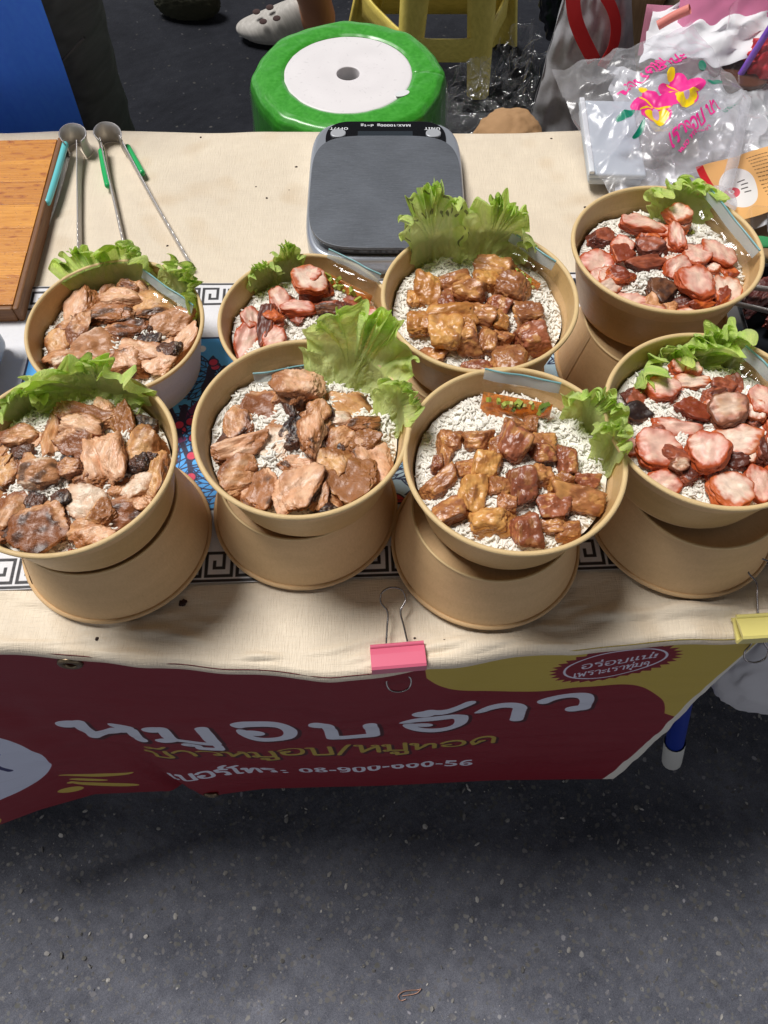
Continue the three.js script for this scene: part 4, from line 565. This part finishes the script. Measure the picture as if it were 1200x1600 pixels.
// ---------------------------------------------------------------- yellow stool behind
{
  const t = thing('plastic_stool', 'dull yellow plastic stool with open leg frame standing on the road behind', 'stool');
  const yel = phys(0xffffff, 0.5, { map: dataTex(256, 256, (u, v) => { const m = 12 * tnoise(u, v, 5, 8) - 20 * Math.max(0, tnoise(u, v, 13, 2) - 0.25); return [240 + m, 218 + m, 110 + m]; }, true) });
  const feet = [[0.062, -2.06], [0.262, -2.06], [0.352, -2.29], [-0.08, -2.29]], topR = [[0.09, -2.09], [0.235, -2.09], [0.275, -2.25], [0.045, -2.25]], H2 = 0.45;
  const at = (i, y) => V(lerp(feet[i % 4][0], topR[i % 4][0], y / H2), y, lerp(feet[i % 4][1], topR[i % 4][1], y / H2));
  for (let i = 0; i < 4; i++) { const a = at(i, 0), b = at(i, H2), g = sheet(6, 10, (s, q) => { const p = a.clone().lerp(b, q), w = lerp(0.06, 0.085, q); return [p.x + (s - 0.5) * w, p.y, p.z + (i < 2 ? 0.02 : -0.02) * Math.sin(s * Math.PI) ** 0.4, s, q * 3]; }); mesh('leg', thick(g, 6, 10, 0.012), yel, t); }
  for (let i = 0; i < 4; i++) for (const [y, h] of [[0.1, 0.058], [0.36, 0.08]]) { const a = at(i, y), b = at(i + 1, y), n = V(b.z - a.z, 0, a.x - b.x).normalize(); const g = sheet(24, 3, (s, q) => { const p = a.clone().lerp(b, s), cv = 0.03 * (Math.abs(s - 0.5) * 2) ** 5; return [p.x + n.x * -0.012, p.y + lerp(y < 0.2 ? 0 : -cv, h + (y < 0.2 ? cv : 0), q), p.z + n.z * -0.012, s * 2, q]; }); mesh('rail', thick(g, 24, 3, 0.008), yel, t); }
  mesh('seat', rbox(0.3, 0.03, 0.26, 0.012, 0.162, H2, -2.17), yel, t);
}
// ---------------------------------------------------------------- people
{
  const p = thing('person', 'person in dark grey jeans and blue apron standing behind the cutting board', 'person');
  const denim = std(0xffffff, 0.9, { map: dataTex(256, 256, (u, v, i, j) => { const m = 10 * tnoise(u, v, 5, 3) + 6 * ((i + j) % 4 < 2 ? 1 : -1) + 5 * (rnd() - 0.5); return [66 + m, 66 + m, 68 + m]; }, true) });
  const g = body([[-0.46, 0.94, -1.04, 0.105, -0.435, 0.52, -1.0, 0.072], [-0.435, 0.52, -1.0, 0.072, -0.445, 0.1, -1.06, 0.055], [-0.66, 0.94, -1.04, 0.105, -0.69, 0.52, -1.0, 0.072], [-0.69, 0.52, -1.0, 0.072, -0.68, 0.1, -1.06, 0.055], [-0.48, 1.0, -1.05, 0.12, -0.64, 1.0, -1.05, 0.12], [-0.445, 0.05, -1.05, 0.045, -0.43, 0.04, -0.93, 0.04], [-0.68, 0.05, -1.05, 0.045, -0.69, 0.04, -0.93, 0.04]], [-1.2, -0.04, -1.62], [0.04, 1.2, -0.42], 84, 0.018);
  const q = g.attributes.position, uv = new Float32Array(q.count * 2); for (let i = 0; i < q.count; i++) { const x = q.getX(i), y = q.getY(i), z = q.getZ(i), f = 0.006 * fbm(x * 9, y * 22 - x * 14, z * 9, 2) + 0.004 * Math.max(0, Math.sin(y * 75 + x * 26)) * sstep(noise(x * 4, y * 5, z * 4), 0, 0.4); q.setXYZ(i, x + f, y, z + f); uv[i * 2] = x * 14 + z * 6; uv[i * 2 + 1] = y * 14; } g.setAttribute('uv', new THREE.BufferAttribute(uv, 2)); g.computeVertexNormals();
  mesh('body', g, denim, p);
  const cl = std(0xffffff, 0.85, { map: dataTex(256, 256, (u, v, i, j) => { const m = 6 * tnoise(u, v, 4, 5) + 4 * ((i ^ j) & 1); return [60 + m * 0.5, 124 + m, 252 + m * 0.3]; }, true) });
  cl.map.repeat.set(6, 6);
  mesh('apron', thick(sheet(60, 60, (s, t) => { const x = lerp(-0.80, -0.381 - 0.012 * (1 - t), s), y = lerp(0.42, 1.06, t); return [x, y, -0.893 - 0.28 * (x + 0.56) ** 2 + 0.007 * noise(x * 9, y * 1.6, 2) + 0.003 * noise(x * 22, y * 3, 5) - 0.02 * t, s * 2, t * 2]; }), 60, 60, 0.0012), cl, p);
  mesh('pocket_seam', tube([[-0.352, 0.80], [-0.385, 0.775], [-0.405, 0.76]].map(([x, y]) => V(x, y, -0.925)), 0.0016, 20, 6), denim, p);
}
{
  const p = thing('person', 'bare lower leg of a seated person wearing a grey clog behind the green stool', 'person');
  const skin = std(C(176, 122, 92), 0.55), clog = std(0xffffff, 0.6, { map: dataTex(256, 256, (u, v) => { const m = 14 * tnoise(u, v, 5, 3) + 8 * tnoise(u, v, 17, 6); return [176 + m, 172 + m, 166 + m]; }, true) });
  mesh('body', body([[-0.19, 0.08, -2.33, 0.042, -0.215, 0.26, -2.27, 0.062], [-0.215, 0.26, -2.27, 0.062, -0.25, 0.5, -2.22, 0.06], [-0.19, 0.06, -2.33, 0.042, -0.33, 0.04, -2.345, 0.026]], [-0.55, -0.05, -2.62], [0.1, 0.6, -1.97], 64, 0.012), skin, p);
  const s = mesh('clog', lump(16, (d) => { const toe = sstep(-d.x, -0.3, 0.9), h = d.y > 0 ? (0.062 + 0.018 * Math.sin(d.x * 2)) * (1 - 0.25 * toe) : 0.03, x = d.x * 0.142, z = d.z * (0.052 + 0.012 * toe) * (1 - 0.2 * Math.max(0, d.x)); return [x, Math.max(-0.028, d.y * h * 1.15) + (d.y < -0.55 ? -0.003 : 0), z, C(180, 176, 170)]; }, 12), clog, p); s.position.set(-0.292, 0.034, -2.335);
  const dark = std(C(70, 48, 46), 0.8); for (const [x, y, z] of [[-0.345, 0.078, -2.289], [-0.305, 0.088, -2.287], [-0.365, 0.089, -2.318], [-0.325, 0.101, -2.318]]) { const h = mesh('vent_hole', new THREE.SphereGeometry(0.0085, 14, 8).scale(1.4, 0.22, 0.9), dark, s); h.position.set(x + 0.292, y - 0.034, z + 2.335); h.rotation.set(0.7, 0, 0.2); }
}
{ // toe of a dark shoe at the top edge
  const m = mesh('shoe', lump(14, (d) => { const k = 1 + 0.05 * noise(d.x * 9, d.y * 9, d.z * 9); return [d.x * 0.1 * k, Math.max(-0.04, d.y * 0.055 * k), d.z * 0.045 * k, C(44, 44, 28)]; }), std(C(46, 46, 30), 0.95)); m.position.copy(atY(292, 2, 0.045)); m.rotation.y = -0.1;
  tag(m, 'dark olive fuzzy shoe barely showing at the top edge', 'shoe');
}

// ---------------------------------------------------------------- grey shopping bag, crumpled film and sack behind the table
{
  const z0 = -1.06, TL = atZ(884, -12, z0), TR = atZ(986, -20, z0), BL = atZ(806, 260, z0), BR = atZ(1000, 260, z0), t = thing('shopping_bag', 'grey cloth shopping bag with red handles standing behind the table', 'bag');
  const tex = canvasTex(512, 768, (g, w, h) => { g.fillStyle = css(172, 172, 178); g.fillRect(0, 0, w, h); const r = rngOf(3); for (let i = 0; i < 1500; i++) { g.fillStyle = `rgba(${r() > 0.5 ? '255,255,255' : '0,0,0'},0.03)`; g.fillRect(r() * w, r() * h, 2 + 30 * r(), 2 + 30 * r()); } g.strokeStyle = css(176, 34, 48); g.lineWidth = 9; g.lineJoin = 'round'; g.strokeRect(100, 556, 66, 56); g.beginPath(); g.moveTo(60, 560); g.lineTo(100, 600); g.lineTo(166, 640); g.lineTo(180, 600); g.moveTo(92, 626); g.lineTo(150, 650); g.moveTo(190, 470); g.quadraticCurveTo(220, 520, 290, 540); g.moveTo(240, 440); g.lineTo(262, 530); g.moveTo(215, 455); g.lineTo(270, 470); g.stroke(); });
  const face = (sg) => sheet(30, 40, (s, q) => { const a = BL.clone().lerp(BR, s), b = TL.clone().lerp(TR, s), p = a.lerp(b, q), e = Math.sin(Math.PI * Math.min(1, Math.max(0, s))) ** 0.6; return [p.x, p.y, p.z + sg * (0.045 * e * (1 - 0.5 * q)) + 0.006 * noise(s * 4, q * 5, 3 + sg) + 0.004 * noise(s * 9, q * 3, 9), s, q]; });
  const cloth = std(0xffffff, 0.75, { map: tex }); mesh('front_panel', thick(face(1), 30, 40, 0.0008), cloth, t); mesh('back_panel', thick(face(-1), 30, 40, 0.0008), cloth, t);
  const red = std(C(204, 36, 42), 0.7), strap = (pts, z, w) => { const c = new THREE.CatmullRomCurve3(pts.map(([u, v]) => atZ(u, v, z)), false, 'centripetal'), g = sheet(40, 3, (s, q) => { const p = c.getPoint(s), tn = c.getTangent(s), nx = tn.y, ny = -tn.x, l = Math.hypot(nx, ny) + 1e-6; return [p.x + nx / l * (q - 0.5) * w, p.y + ny / l * (q - 0.5) * w, p.z + 0.003 * Math.sin(s * 6)]; }); return thick(g, 40, 3, 0.0018); };
  mesh('handle', strap([[893, -30], [897, 20], [908, 55], [928, 95]], -1.0, 0.017), red, t); mesh('handle', strap([[930, -30], [955, 10], [962, 40], [958, 75], [940, 105]], -1.02, 0.013), red, t);
}
function crumpled(name, label, cat, pts, y, amp, freq, seed, mat, n = 110) { // a crumpled sheet over a four-cornered patch
  const [a, b, c, d] = pts.map(([u, v, h]) => atY(u, v, y + (h ?? 0)));
  const g = sheet(n, n, (s, q) => { const p = a.clone().lerp(b, s).lerp(d.clone().lerp(c, s), 1 - q), e = 1 - 0.0 * s, r1 = Math.abs(noise(s * freq + seed, q * freq, 1)), r2 = Math.abs(noise(s * freq * 2.3, q * freq * 2.3 + seed, 5)), r3 = Math.abs(noise(s * freq * 5, q * freq * 5, seed)); const k = amp * (0.75 - r1 * 0.9 - r2 * 0.5 - r3 * 0.1) * e; return [p.x + 0.4 * amp * noise(s * 6, q * 6, seed + 3), Math.max(y - 0.001, p.y + k), p.z + 0.4 * amp * noise(s * 6, q * 6, seed + 7), s, q]; });
  return tag(mesh(name, g, mat), label, cat);
}
const crinkle = phys(C(246, 246, 250), 0.26, { transmission: 0.86, thickness: 0, ior: 1.5 });
crumpled('plastic_wrap', 'crumpled clear plastic film heaped between the green stool and the grey bag', 'plastic film', [[688, 150, 0.05], [842, 52, 0.1], [838, 215], [680, 215]], 0.52, 0.05, 2.4, 5, film, 150);
{
  const m = mesh('paper_sack', lump(16, (d) => { const k = 1 + 0.09 * fbm(d.x * 2, d.y * 2, d.z * 2, 3); return [d.x * 0.05 * k, d.y * 0.045 * k, d.z * 0.05 * k, C(170, 132, 92)]; }, 10), std(C(172, 134, 94), 0.8, { bumpMap: grit, bumpScale: 0.0006 })); m.position.copy(atZ(792, 228, -0.965)); m.rotation.z = 0.35;
  tag(m, 'rumpled tan paper sack peeping over the table edge beside the grey bag', 'paper sack');
  const cr = thing('crate', 'low dark crate on the road holding the plastic film and tan sack', 'crate'), dk = std(C(34, 36, 40), 0.7);
  for (let i = 0; i < 4; i++) mesh('slat', rbox(0.34, 0.1, 0.012, 0.003, 0.24, 0.06 + i * 0.125, -0.93), dk, cr); for (let i = 0; i < 4; i++) mesh('slat', rbox(0.34, 0.1, 0.012, 0.003, 0.24, 0.06 + i * 0.125, -1.2), dk, cr); mesh('lid', rbox(0.36, 0.015, 0.3, 0.004, 0.24, 0.508, -1.065), dk, cr);
}
// ---------------------------------------------------------------- side table and what is heaped on it
{
  const t = thing('side_table', 'low brown wooden side table behind the stall piled with drinks and packets', 'table'), w = std(C(92, 74, 56), 0.7);
  mesh('tabletop', rbox(0.62, 0.025, 0.5, 0.004, 0.69, TOP - 0.016, -1.1), w, t); for (const [x, z] of [[0.41, -0.88], [0.97, -0.88], [0.41, -1.32], [0.97, -1.32]]) mesh('leg', rbox(0.035, TOP - 0.03, 0.035, 0.003, x, (TOP - 0.03) / 2, z), w, t);
}
const whiteFilm = phys(C(226, 228, 234), 0.3, { transmission: 0.35, thickness: 0, clearcoat: 0.4 });
crumpled('plastic_sheet', 'milky white plastic sheet spread over the right back corner of the table', 'plastic sheet', [[950, 110, 0.016], [1240, 130, 0.016], [1250, 372], [962, 318]], TOP + 0.0045, 0.014, 3.1, 9, whiteFilm, 100);
{
  const t = thing('foam_box', 'pale blue-grey foam food box under the flowered plastic bag', 'box'), m = phys(C(196, 206, 216), 0.45);
  const p = atY(958, 205, TOP + 0.03); t.position.set(p.x, TOP + 0.007, p.z); t.rotation.y = -0.04;
  mesh('box_base', rbox(0.058, 0.010, 0.125, 0.004, 0, 0.0055, 0, 4), m, t); mesh('box_lid', rbox(0.062, 0.006, 0.130, 0.0025, 0, 0.0140, 0, 4), m, t); mesh('lid_edge', rbox(0.006, 0.004, 0.130, 0.0015, -0.028, 0.0185, 0), std(C(232, 236, 240), 0.4), t);
}
{ // clear carrier bag with printed orchids
  const cs = [[862, 118, 0.035], [1080, 38, 0.03], [1215, 214, 0.03], [958, 322, 0.0]].map(([u, v, h]) => atY(u, v, TOP + 0.03 + h)), [a, b, c, d] = cs, N = 130;
  const at = (s, q, lift) => { const p = a.clone().lerp(b, s).lerp(d.clone().lerp(c, s), 1 - q), e = Math.min(1, 5 * Math.min(s, 1 - s, q, 1 - q)), k = 0.013 * (0.62 - 0.75 * Math.abs(noise(s * 3.1 + 4, q * 3.1, 2)) - 0.2 * Math.abs(noise(s * 7, q * 7, 6)) - 0.06 * Math.abs(noise(s * 17, q * 17, 9))) * (0.5 + 0.5 * e), out = 1 + 0.04 * noise(s * 4, q * 4, 3); const hump = 0.012 * Math.sin(s * 3.14) * Math.sin(q * 3.14); return [p.x * (0.97 + 0.03 * out), Math.max(TOP + 0.009 + 0.028 * sstep(e, 0, 0.6), p.y + k + hump) + lift, p.z + 0.007 * noise(s * 5, q * 5, 8), s, q]; };
  const t = thing('carrier_bag', 'clear plastic carrier bag printed with pink orchids lying at the right back', 'bag');
  mesh('bag_film', sheet(N, N, (s, q) => at(s, q, 0)), crinkle, t);
  const pr = canvasTex(1024, 1024, (g, w, h) => {
    g.clearRect(0, 0, w, h); const pink = css(238, 52, 148), yel = css(248, 214, 22), grn = css(12, 130, 104);
    const petal = (x, y, l, ww, t, col) => { g.save(); g.translate(x, y); g.rotate(t); g.beginPath(); g.moveTo(0, 0); g.bezierCurveTo(l * 0.2, -ww, l * 0.95, -ww, l, 0); g.bezierCurveTo(l * 0.95, ww, l * 0.2, ww, 0, 0); g.fillStyle = col; g.fill(); g.restore(); };
    for (const [x, y, s, rot] of [[640, 520, 1, 0.25], [430, 560, 0.95, 0.15]]) { for (const [tt, l] of [[-2.9, 150], [-0.25, 150], [2.2, 130], [0.95, 130], [-1.6, 105]]) petal(x, y, l * s, 72 * s, tt + rot, pink); for (const tt of [2.9, 0.25, 3.9]) petal(x, y, 105 * s, 9, tt + rot, yel); for (const [dx, dy] of [[-42, 62], [34, 66], [0, 92]]) { g.beginPath(); g.arc(x + dx * s, y + dy * s, 40 * s, 0, 6.3); g.fillStyle = yel; g.fill(); } g.beginPath(); g.ellipse(x, y + 42 * s, 22 * s, 34 * s, 0.2, 0, 6.3); g.fillStyle = css(206, 168, 206); g.fill(); g.beginPath(); g.arc(x - 14, y - 118 * s, 30 * s, 0, 6.3); g.fillStyle = yel; g.fill(); }
    for (const [x, y, l, tt] of [[800, 440, 110, -0.6], [800, 520, 120, 0.15], [310, 550, 115, 3.2], [330, 640, 110, 2.5]]) petal(x, y, l, 30, tt, grn);
    g.strokeStyle = pink; g.save(); g.translate(300, 400); g.rotate(-0.32); thai(g, 'ขอบคุณ', -10, 10, 62, 1.3, 0.2); g.restore(); g.save(); g.translate(570, 345); g.rotate(-0.14); thai(g, 'มาก', 0, 0, 62, 1.2, 0.2); thai(g, 'นะ', 120, 0, 62, 1.2, 0.2); g.restore(); g.save(); g.translate(430, 830); g.rotate(-0.26); thai(g, 'เราดอบ ขา', 0, 0, 52, 1.1, 0.2); g.restore(); g.save(); g.translate(470, 880); g.rotate(-0.26); thai(g, 'หมอ ทบวรน อา', 0, 0, 26, 1, 0.18); g.restore(); g.strokeStyle = grn; g.save(); g.translate(800, 790); g.rotate(-0.25); thai(g, 'บวน ดา', 0, 0, 30, 0.9, 0.12); g.restore();
  });
  const pm = phys(0xffffff, 0.35, { map: pr, transparent: true, alphaTest: 0.4 });
  mesh('printed_orchids', sheet(N, N, (s, q) => at(s, q, 0.0008)), pm, t);
}
{ // orange leaflet under a clear fork
  const y = TOP + 0.0205, a = atY(1087, 261, y), b = atY(1222, 221, y), d = atY(1136, 352, y), tex = canvasTex(768, 768, (g, w, h) => {
    g.fillStyle = css(240, 184, 116); g.fillRect(0, 0, w, h); g.fillStyle = css(214, 28, 36); g.fillRect(0, 0, 62, h * 0.72); g.fillStyle = css(240, 236, 232); g.beginPath(); g.ellipse(230, 400, 150, 250, 0.1, 0, 6.3); g.fill();
    g.fillStyle = css(222, 92, 104); g.beginPath(); g.arc(160, 430, 66, 0, 6.3); g.fill(); g.strokeStyle = css(250, 240, 240); g.lineWidth = 14; g.beginPath(); g.arc(160, 420, 18, 0, 6.3); g.stroke();
    const r = rngOf(8); g.fillStyle = css(120, 84, 54); for (let i = 0; i < 15; i++) { let x = 420; while (x < 740) { const l = 8 + 24 * r(); g.fillRect(x, 70 + i * 44, l, 11); x += l + 7; } } g.strokeStyle = css(90, 60, 44); g.lineWidth = 6; g.beginPath(); g.arc(700, 250, 26, 0, 6.3); g.stroke(); g.fillStyle = css(70, 66, 66); for (let i = 0; i < 4; i++) g.fillRect(240 + 14 * (i % 2), 330 + i * 44, 60, 12);
  });
  const g = sheet(24, 24, (s, q) => { const p = a.clone().addScaledVector(b.clone().sub(a), s).addScaledVector(d.clone().sub(a), 1 - q); return [p.x, p.y + 0.002 * noise(s * 2, q * 2, 4), p.z, s, q]; });
  tag(mesh('leaflet', thick(g, 24, 24, 0.0004), phys(0xffffff, 0.4, { map: tex, clearcoat: 0.25 })), 'orange leaflet with red stripe and white oval at the right', 'leaflet');
  const t = thing('plastic_fork', 'clear plastic fork in wrapping lying across the orange leaflet', 'fork'), fm = phys(C(246, 246, 248), 0.15, { transmission: 0.75, thickness: 0, clearcoat: 0.5 }), P = (l, h) => l.map(([u, v], i) => atY(u, v, TOP + h + 0.004 * i));
  const c = new THREE.CatmullRomCurve3(P([[1132, 300], [1143, 262], [1156, 205], [1167, 153]], 0.03)); mesh('fork_handle', thick(sheet(40, 5, (s, q) => { const p = c.getPoint(s), w = 0.013 - 0.003 * s; return [p.x + (q - 0.5) * w, p.y + 0.0018 * Math.cos((q - 0.5) * 3) + (s < 0.35 ? 0.0008 * Math.sin(s * 130) : 0), p.z]; }), 40, 5, 0.0012), fm, t);
  mesh('fork_head', lump(8, (d) => [d.x * 0.015, d.y * 0.0035, d.z * 0.022, C(255, 255, 255)]), fm, t).position.copy(atY(1128, 312, TOP + 0.03));
}
{ // cup, straw, pink packet, tissue
  const p = atY(1160, 168, TOP + 0.004), t = thing('drink_cup', 'clear plastic cup with brown iced drink at the right edge', 'cup'); t.position.set(p.x, TOP + 0.001, p.z - 0.03);
  mesh('cup_wall', lathe([[0, 0.001], [0.026, 0.001], [0.028, 0.003], [0.041, 0.088], [0.043, 0.09], [0.041, 0.0915]], 64), film, t);
  mesh('drink', lathe([[0, 0.003], [0.0255, 0.003], [0.029, 0.026], [0.0285, 0.029], [0, 0.03]], 48), phys(C(96, 62, 48), 0.15, { transmission: 0.25, thickness: 0 }), t);
  const s = mesh('straw', tube([V(p.x - 0.012, TOP + 0.012, p.z - 0.022), V(p.x + 0.012, TOP + 0.1, p.z - 0.03), V(p.x + 0.045, TOP + 0.21, p.z - 0.04)], 0.0038, 40, 14), phys(C(128, 78, 196), 0.3, { clearcoat: 0.4 })); tag(s, 'purple drinking straw standing in the clear cup', 'straw');
  const pk = thing('snack_packet', 'shiny pink snack packet with green top band behind the clear cup', 'packet'), q = atY(1130, 120, TOP + 0.03); pk.position.set(q.x + 0.02, TOP + 0.003, q.z - 0.045); pk.rotation.set(-0.5, -0.1, 0.06);
  const pink = phys(C(230, 138, 176), 0.3, { clearcoat: 0.4 }), pil = (w, h, d) => mergeGeometries([1, -1].map((sg) => sheet(24, 24, (u, v) => { const e = Math.max(0, 1 - (2 * u - 1) ** 4) ** 0.5 * Math.max(0, 1 - (2 * v - 1) ** 4) ** 0.5; return [sg * (u - 0.5) * w, v * h, sg * (d * e + 0.002 * noise(u * 5, v * 5, sg) * e)]; })));
  mesh('packet_body', pil(0.125, 0.13, 0.014), pink, pk); mesh('green_band', pil(0.118, 0.026, 0.0165).translate(0.004, 0.088, 0), phys(C(86, 170, 82), 0.3, { clearcoat: 0.4 }), pk);
  const cd = mesh('price_card', thick(sheet(16, 10, (u, v) => { const o = atY(1022, 58, TOP + 0.05), x = o.x + u * 0.11, y = o.y - 0.045 + v * 0.05; return [x, y, o.z - 0.04 - 0.02 * v + 0.003 * Math.sin(u * 5), u, v]; }), 16, 10, 0.0006), std(0xffffff, 0.6, { map: canvasTex(512, 256, (g, w, h) => { g.fillStyle = css(232, 150, 178); g.fillRect(0, 0, w, h); g.strokeStyle = css(40, 26, 60); g.lineWidth = 15; g.lineCap = 'round'; g.beginPath(); g.moveTo(90, 130); g.bezierCurveTo(90, 40, 190, 40, 180, 120); g.lineTo(170, 160); g.moveTo(260, 90); g.lineTo(300, 60); g.moveTo(330, 130); g.lineTo(345, 60); g.lineTo(380, 130); g.lineTo(395, 60); g.stroke(); }) })); tag(cd, 'pink handwritten card propped behind the plastic bag', 'card');
  const ts = atY(1100, 70, TOP + 0.05); tag(mesh('tissue', thick(sheet(40, 40, (u, v) => [ts.x - 0.075 + u * 0.165 + 0.03 * v, ts.y - 0.012 + 0.06 * v * (0.2 + u) + 0.007 * noise(u * 4, v * 4, 2), ts.z + 0.015 - v * 0.09 + 0.006 * noise(u * 5, v * 5, 7), u, v]), 40, 40, 0.0006), std(C(226, 226, 230), 0.8)), 'crumpled white paper tissue lying above the pink packet', 'tissue');
  const fl = mesh('red_ribbon', lump(12, (d) => { const k = 1 + 0.35 * fbm(d.x * 2.2, d.y * 2.2, d.z * 2.2, 3); return [d.x * 0.028 * k, d.y * 0.03 * k, d.z * 0.025 * k, C(196, 24, 44)]; }), std(C(196, 24, 44), 0.6)); fl.position.copy(atY(1204, 92, TOP + 0.04)); tag(fl, 'crumpled red cloth bundle at the right edge beside the clear cup', 'cloth bundle');
  const st = mesh('pink_straw', tube([atY(1028, 40, TOP + 0.09), atY(1052, 26, TOP + 0.1), atY(1078, 14, TOP + 0.11)], 0.005, 20, 12), std(C(230, 140, 130), 0.4)); tag(st, 'short salmon pink stick pointing up behind the pink card', 'stick');
  const wp = mesh('wooden_board', rbox(0.05, 0.22, 0.02, 0.003), std(0xffffff, 0.7, { map: dataTex(128, 512, (u, v, i, j) => { const l = 12 * noise(i * 0.2, j * 0.01, 3) + 8 * tnoise(u, v, 6, 4); return [166 + l, 138 + l, 100 + l]; }, true) })); wp.position.copy(atZ(1008, 28, -1.12)); wp.rotation.z = 0.2; tag(wp, 'upright pale wooden board behind the grey bag', 'board');
  const gb = mesh('storage_box', rbox(0.26, 0.09, 0.18, 0.012), phys(C(72, 84, 82), 0.5)); gb.position.set(0.68, TOP + 0.05, -1.23); gb.rotation.y = -0.2; tag(gb, 'dull green-grey storage box at the top right', 'box');
  const bb = mesh('rubbish_bag', lump(24, (d) => { const k = 1 + 0.16 * fbm(d.x * 2.6, d.y * 2.6, d.z * 2.6, 3) - 0.06 * Math.abs(noise(d.x * 7, d.y * 7, d.z * 7)); return [d.x * 0.13 * k, d.y * 0.2 * k, d.z * 0.1 * k, C(18, 20, 26)]; }, 8), phys(C(20, 22, 28), 0.3, { clearcoat: 0.3 })); bb.position.set(0.405, 0.62, -1.48); tag(bb, 'black plastic rubbish bag behind the grey shopping bag', 'rubbish bag');
}
// ---------------------------------------------------------------- right edge: trays and steel tongs
{
  const bx = thing('clear_box', 'clear plastic food box with green leaves at the right edge', 'box'), p = atY(1205, 392, TOP + 0.02); bx.position.set(p.x + 0.03, TOP + 0.004, p.z); bx.rotation.y = -0.15;
  mesh('box_shell', rbox(0.11, 0.035, 0.08, 0.006, 0, 0.0185, 0), film, bx); for (let i = 0; i < 5; i++) { const l = mesh('green_leaf', new THREE.SphereGeometry(0.012, 12, 8).scale(1.4, 0.25, 0.7), std(C(58, 150, 92), 0.5), bx); l.position.set(-0.035 + i * 0.013, 0.012 + 0.004 * (i % 2), -0.012 + 0.01 * ((i * 2) % 3)); l.rotation.y = i; }
  const ty = thing('food_tray', 'black plastic tray of dark red meat beside the bowls at the right edge', 'tray'), q = atY(1215, 545, TOP + 0.03), dk = phys(C(30, 33, 38), 0.3, { clearcoat: 0.3 }); ty.position.set(Math.max(q.x, 0.405), TOP + 0.0045, q.z); const W = 0.15, D = 0.2, Hh = 0.034;
  mesh('tray_floor', rbox(W, 0.004, D, 0.001, 0, 0.002, 0), dk, ty); for (const s of [-1, 1]) { mesh('tray_wall', rbox(0.004, Hh, D, 0.0015, s * W / 2, Hh / 2, 0), dk, ty); mesh('tray_wall', rbox(W - 0.005, Hh, 0.004, 0.0015, 0, Hh / 2, s * (D / 2 - 0.002)), dk, ty); }
  const r = rngOf(71), mm = MEAT.roast; TONE.m = [C(136, 58, 46), C(102, 40, 34), C(80, 30, 26), 'dark red sauced meat strip'];
  for (let i = 0; i < 22; i++) { const m = mesh('meat_strip', porkGeo('roast', 'm', 0.017 + 0.008 * r(), 0.007, 0.009 + 0.004 * r(), 700 + i), mm); m.position.set(ty.position.x + (r() - 0.5) * (W - 0.05), TOP + 0.016 + 0.016 * (i / 22) + 0.004 * r(), ty.position.z + (r() - 0.5) * (D - 0.05)); m.rotation.set((r() - 0.5) * 0.5, r() * 3, (r() - 0.5) * 0.5); tag(m, 'dark red sauced meat strip in the black tray at the right edge', 'meat', 'meat strips in the black tray'); }
  const tg = thing('tongs', 'plain steel tongs lying over the black tray at the right edge', 'tongs'), P = (l, h) => l.map(([u, v]) => atY(u, v, TOP + h));
  mesh('arm', band(P([[1120, 458], [1165, 468], [1225, 482]], 0.055), () => 0.013, 0.5, () => TOP + 0.045, 0.0012), steel, tg); mesh('arm', band(P([[1160, 438], [1190, 442], [1230, 446]], 0.055), () => 0.012, 0.4, () => TOP + 0.045, 0.0012), steel, tg); mesh('hinge', band(P([[1225, 482], [1242, 466], [1230, 446]], 0.055), () => 0.014, 0.2, () => TOP + 0.045, 0.0012), steel, tg);
}
{ // white carrier bag hanging below the corner
  const m = mesh('hanging_bag', lump(26, (d) => { const k = 1 + 0.05 * fbm(d.x * 3, d.y * 3, d.z * 3, 3), up = Math.max(0, d.y); return [d.x * 0.14 * k * (1 - 0.35 * up * up), d.y * 0.2 * k, d.z * 0.05 * k * (1 - 0.5 * up), C(220, 220, 224)]; }, 6), phys(C(222, 222, 226), 0.4, { transmission: 0.2, thickness: 0 })); m.position.set(0.495, 0.545, -0.265); tag(m, 'white plastic bag hanging below the table corner at the right edge', 'bag');
  const lid = thing('food_container', 'grey plastic container just showing at the left edge on the runner', 'container'), p = atY(4, 600, TOP + 0.02); lid.position.set(p.x - 0.071, TOP + 0.0045, p.z); mesh('container_body', rbox(0.12, 0.04, 0.12, 0.012, 0, 0.021, 0, 4), phys(C(168, 172, 176), 0.3, { clearcoat: 0.3 }), lid); mesh('container_lid', rbox(0.126, 0.008, 0.126, 0.003, 0, 0.045, 0), phys(C(186, 190, 194), 0.3), lid);
}

renderer.render(scene, camera);
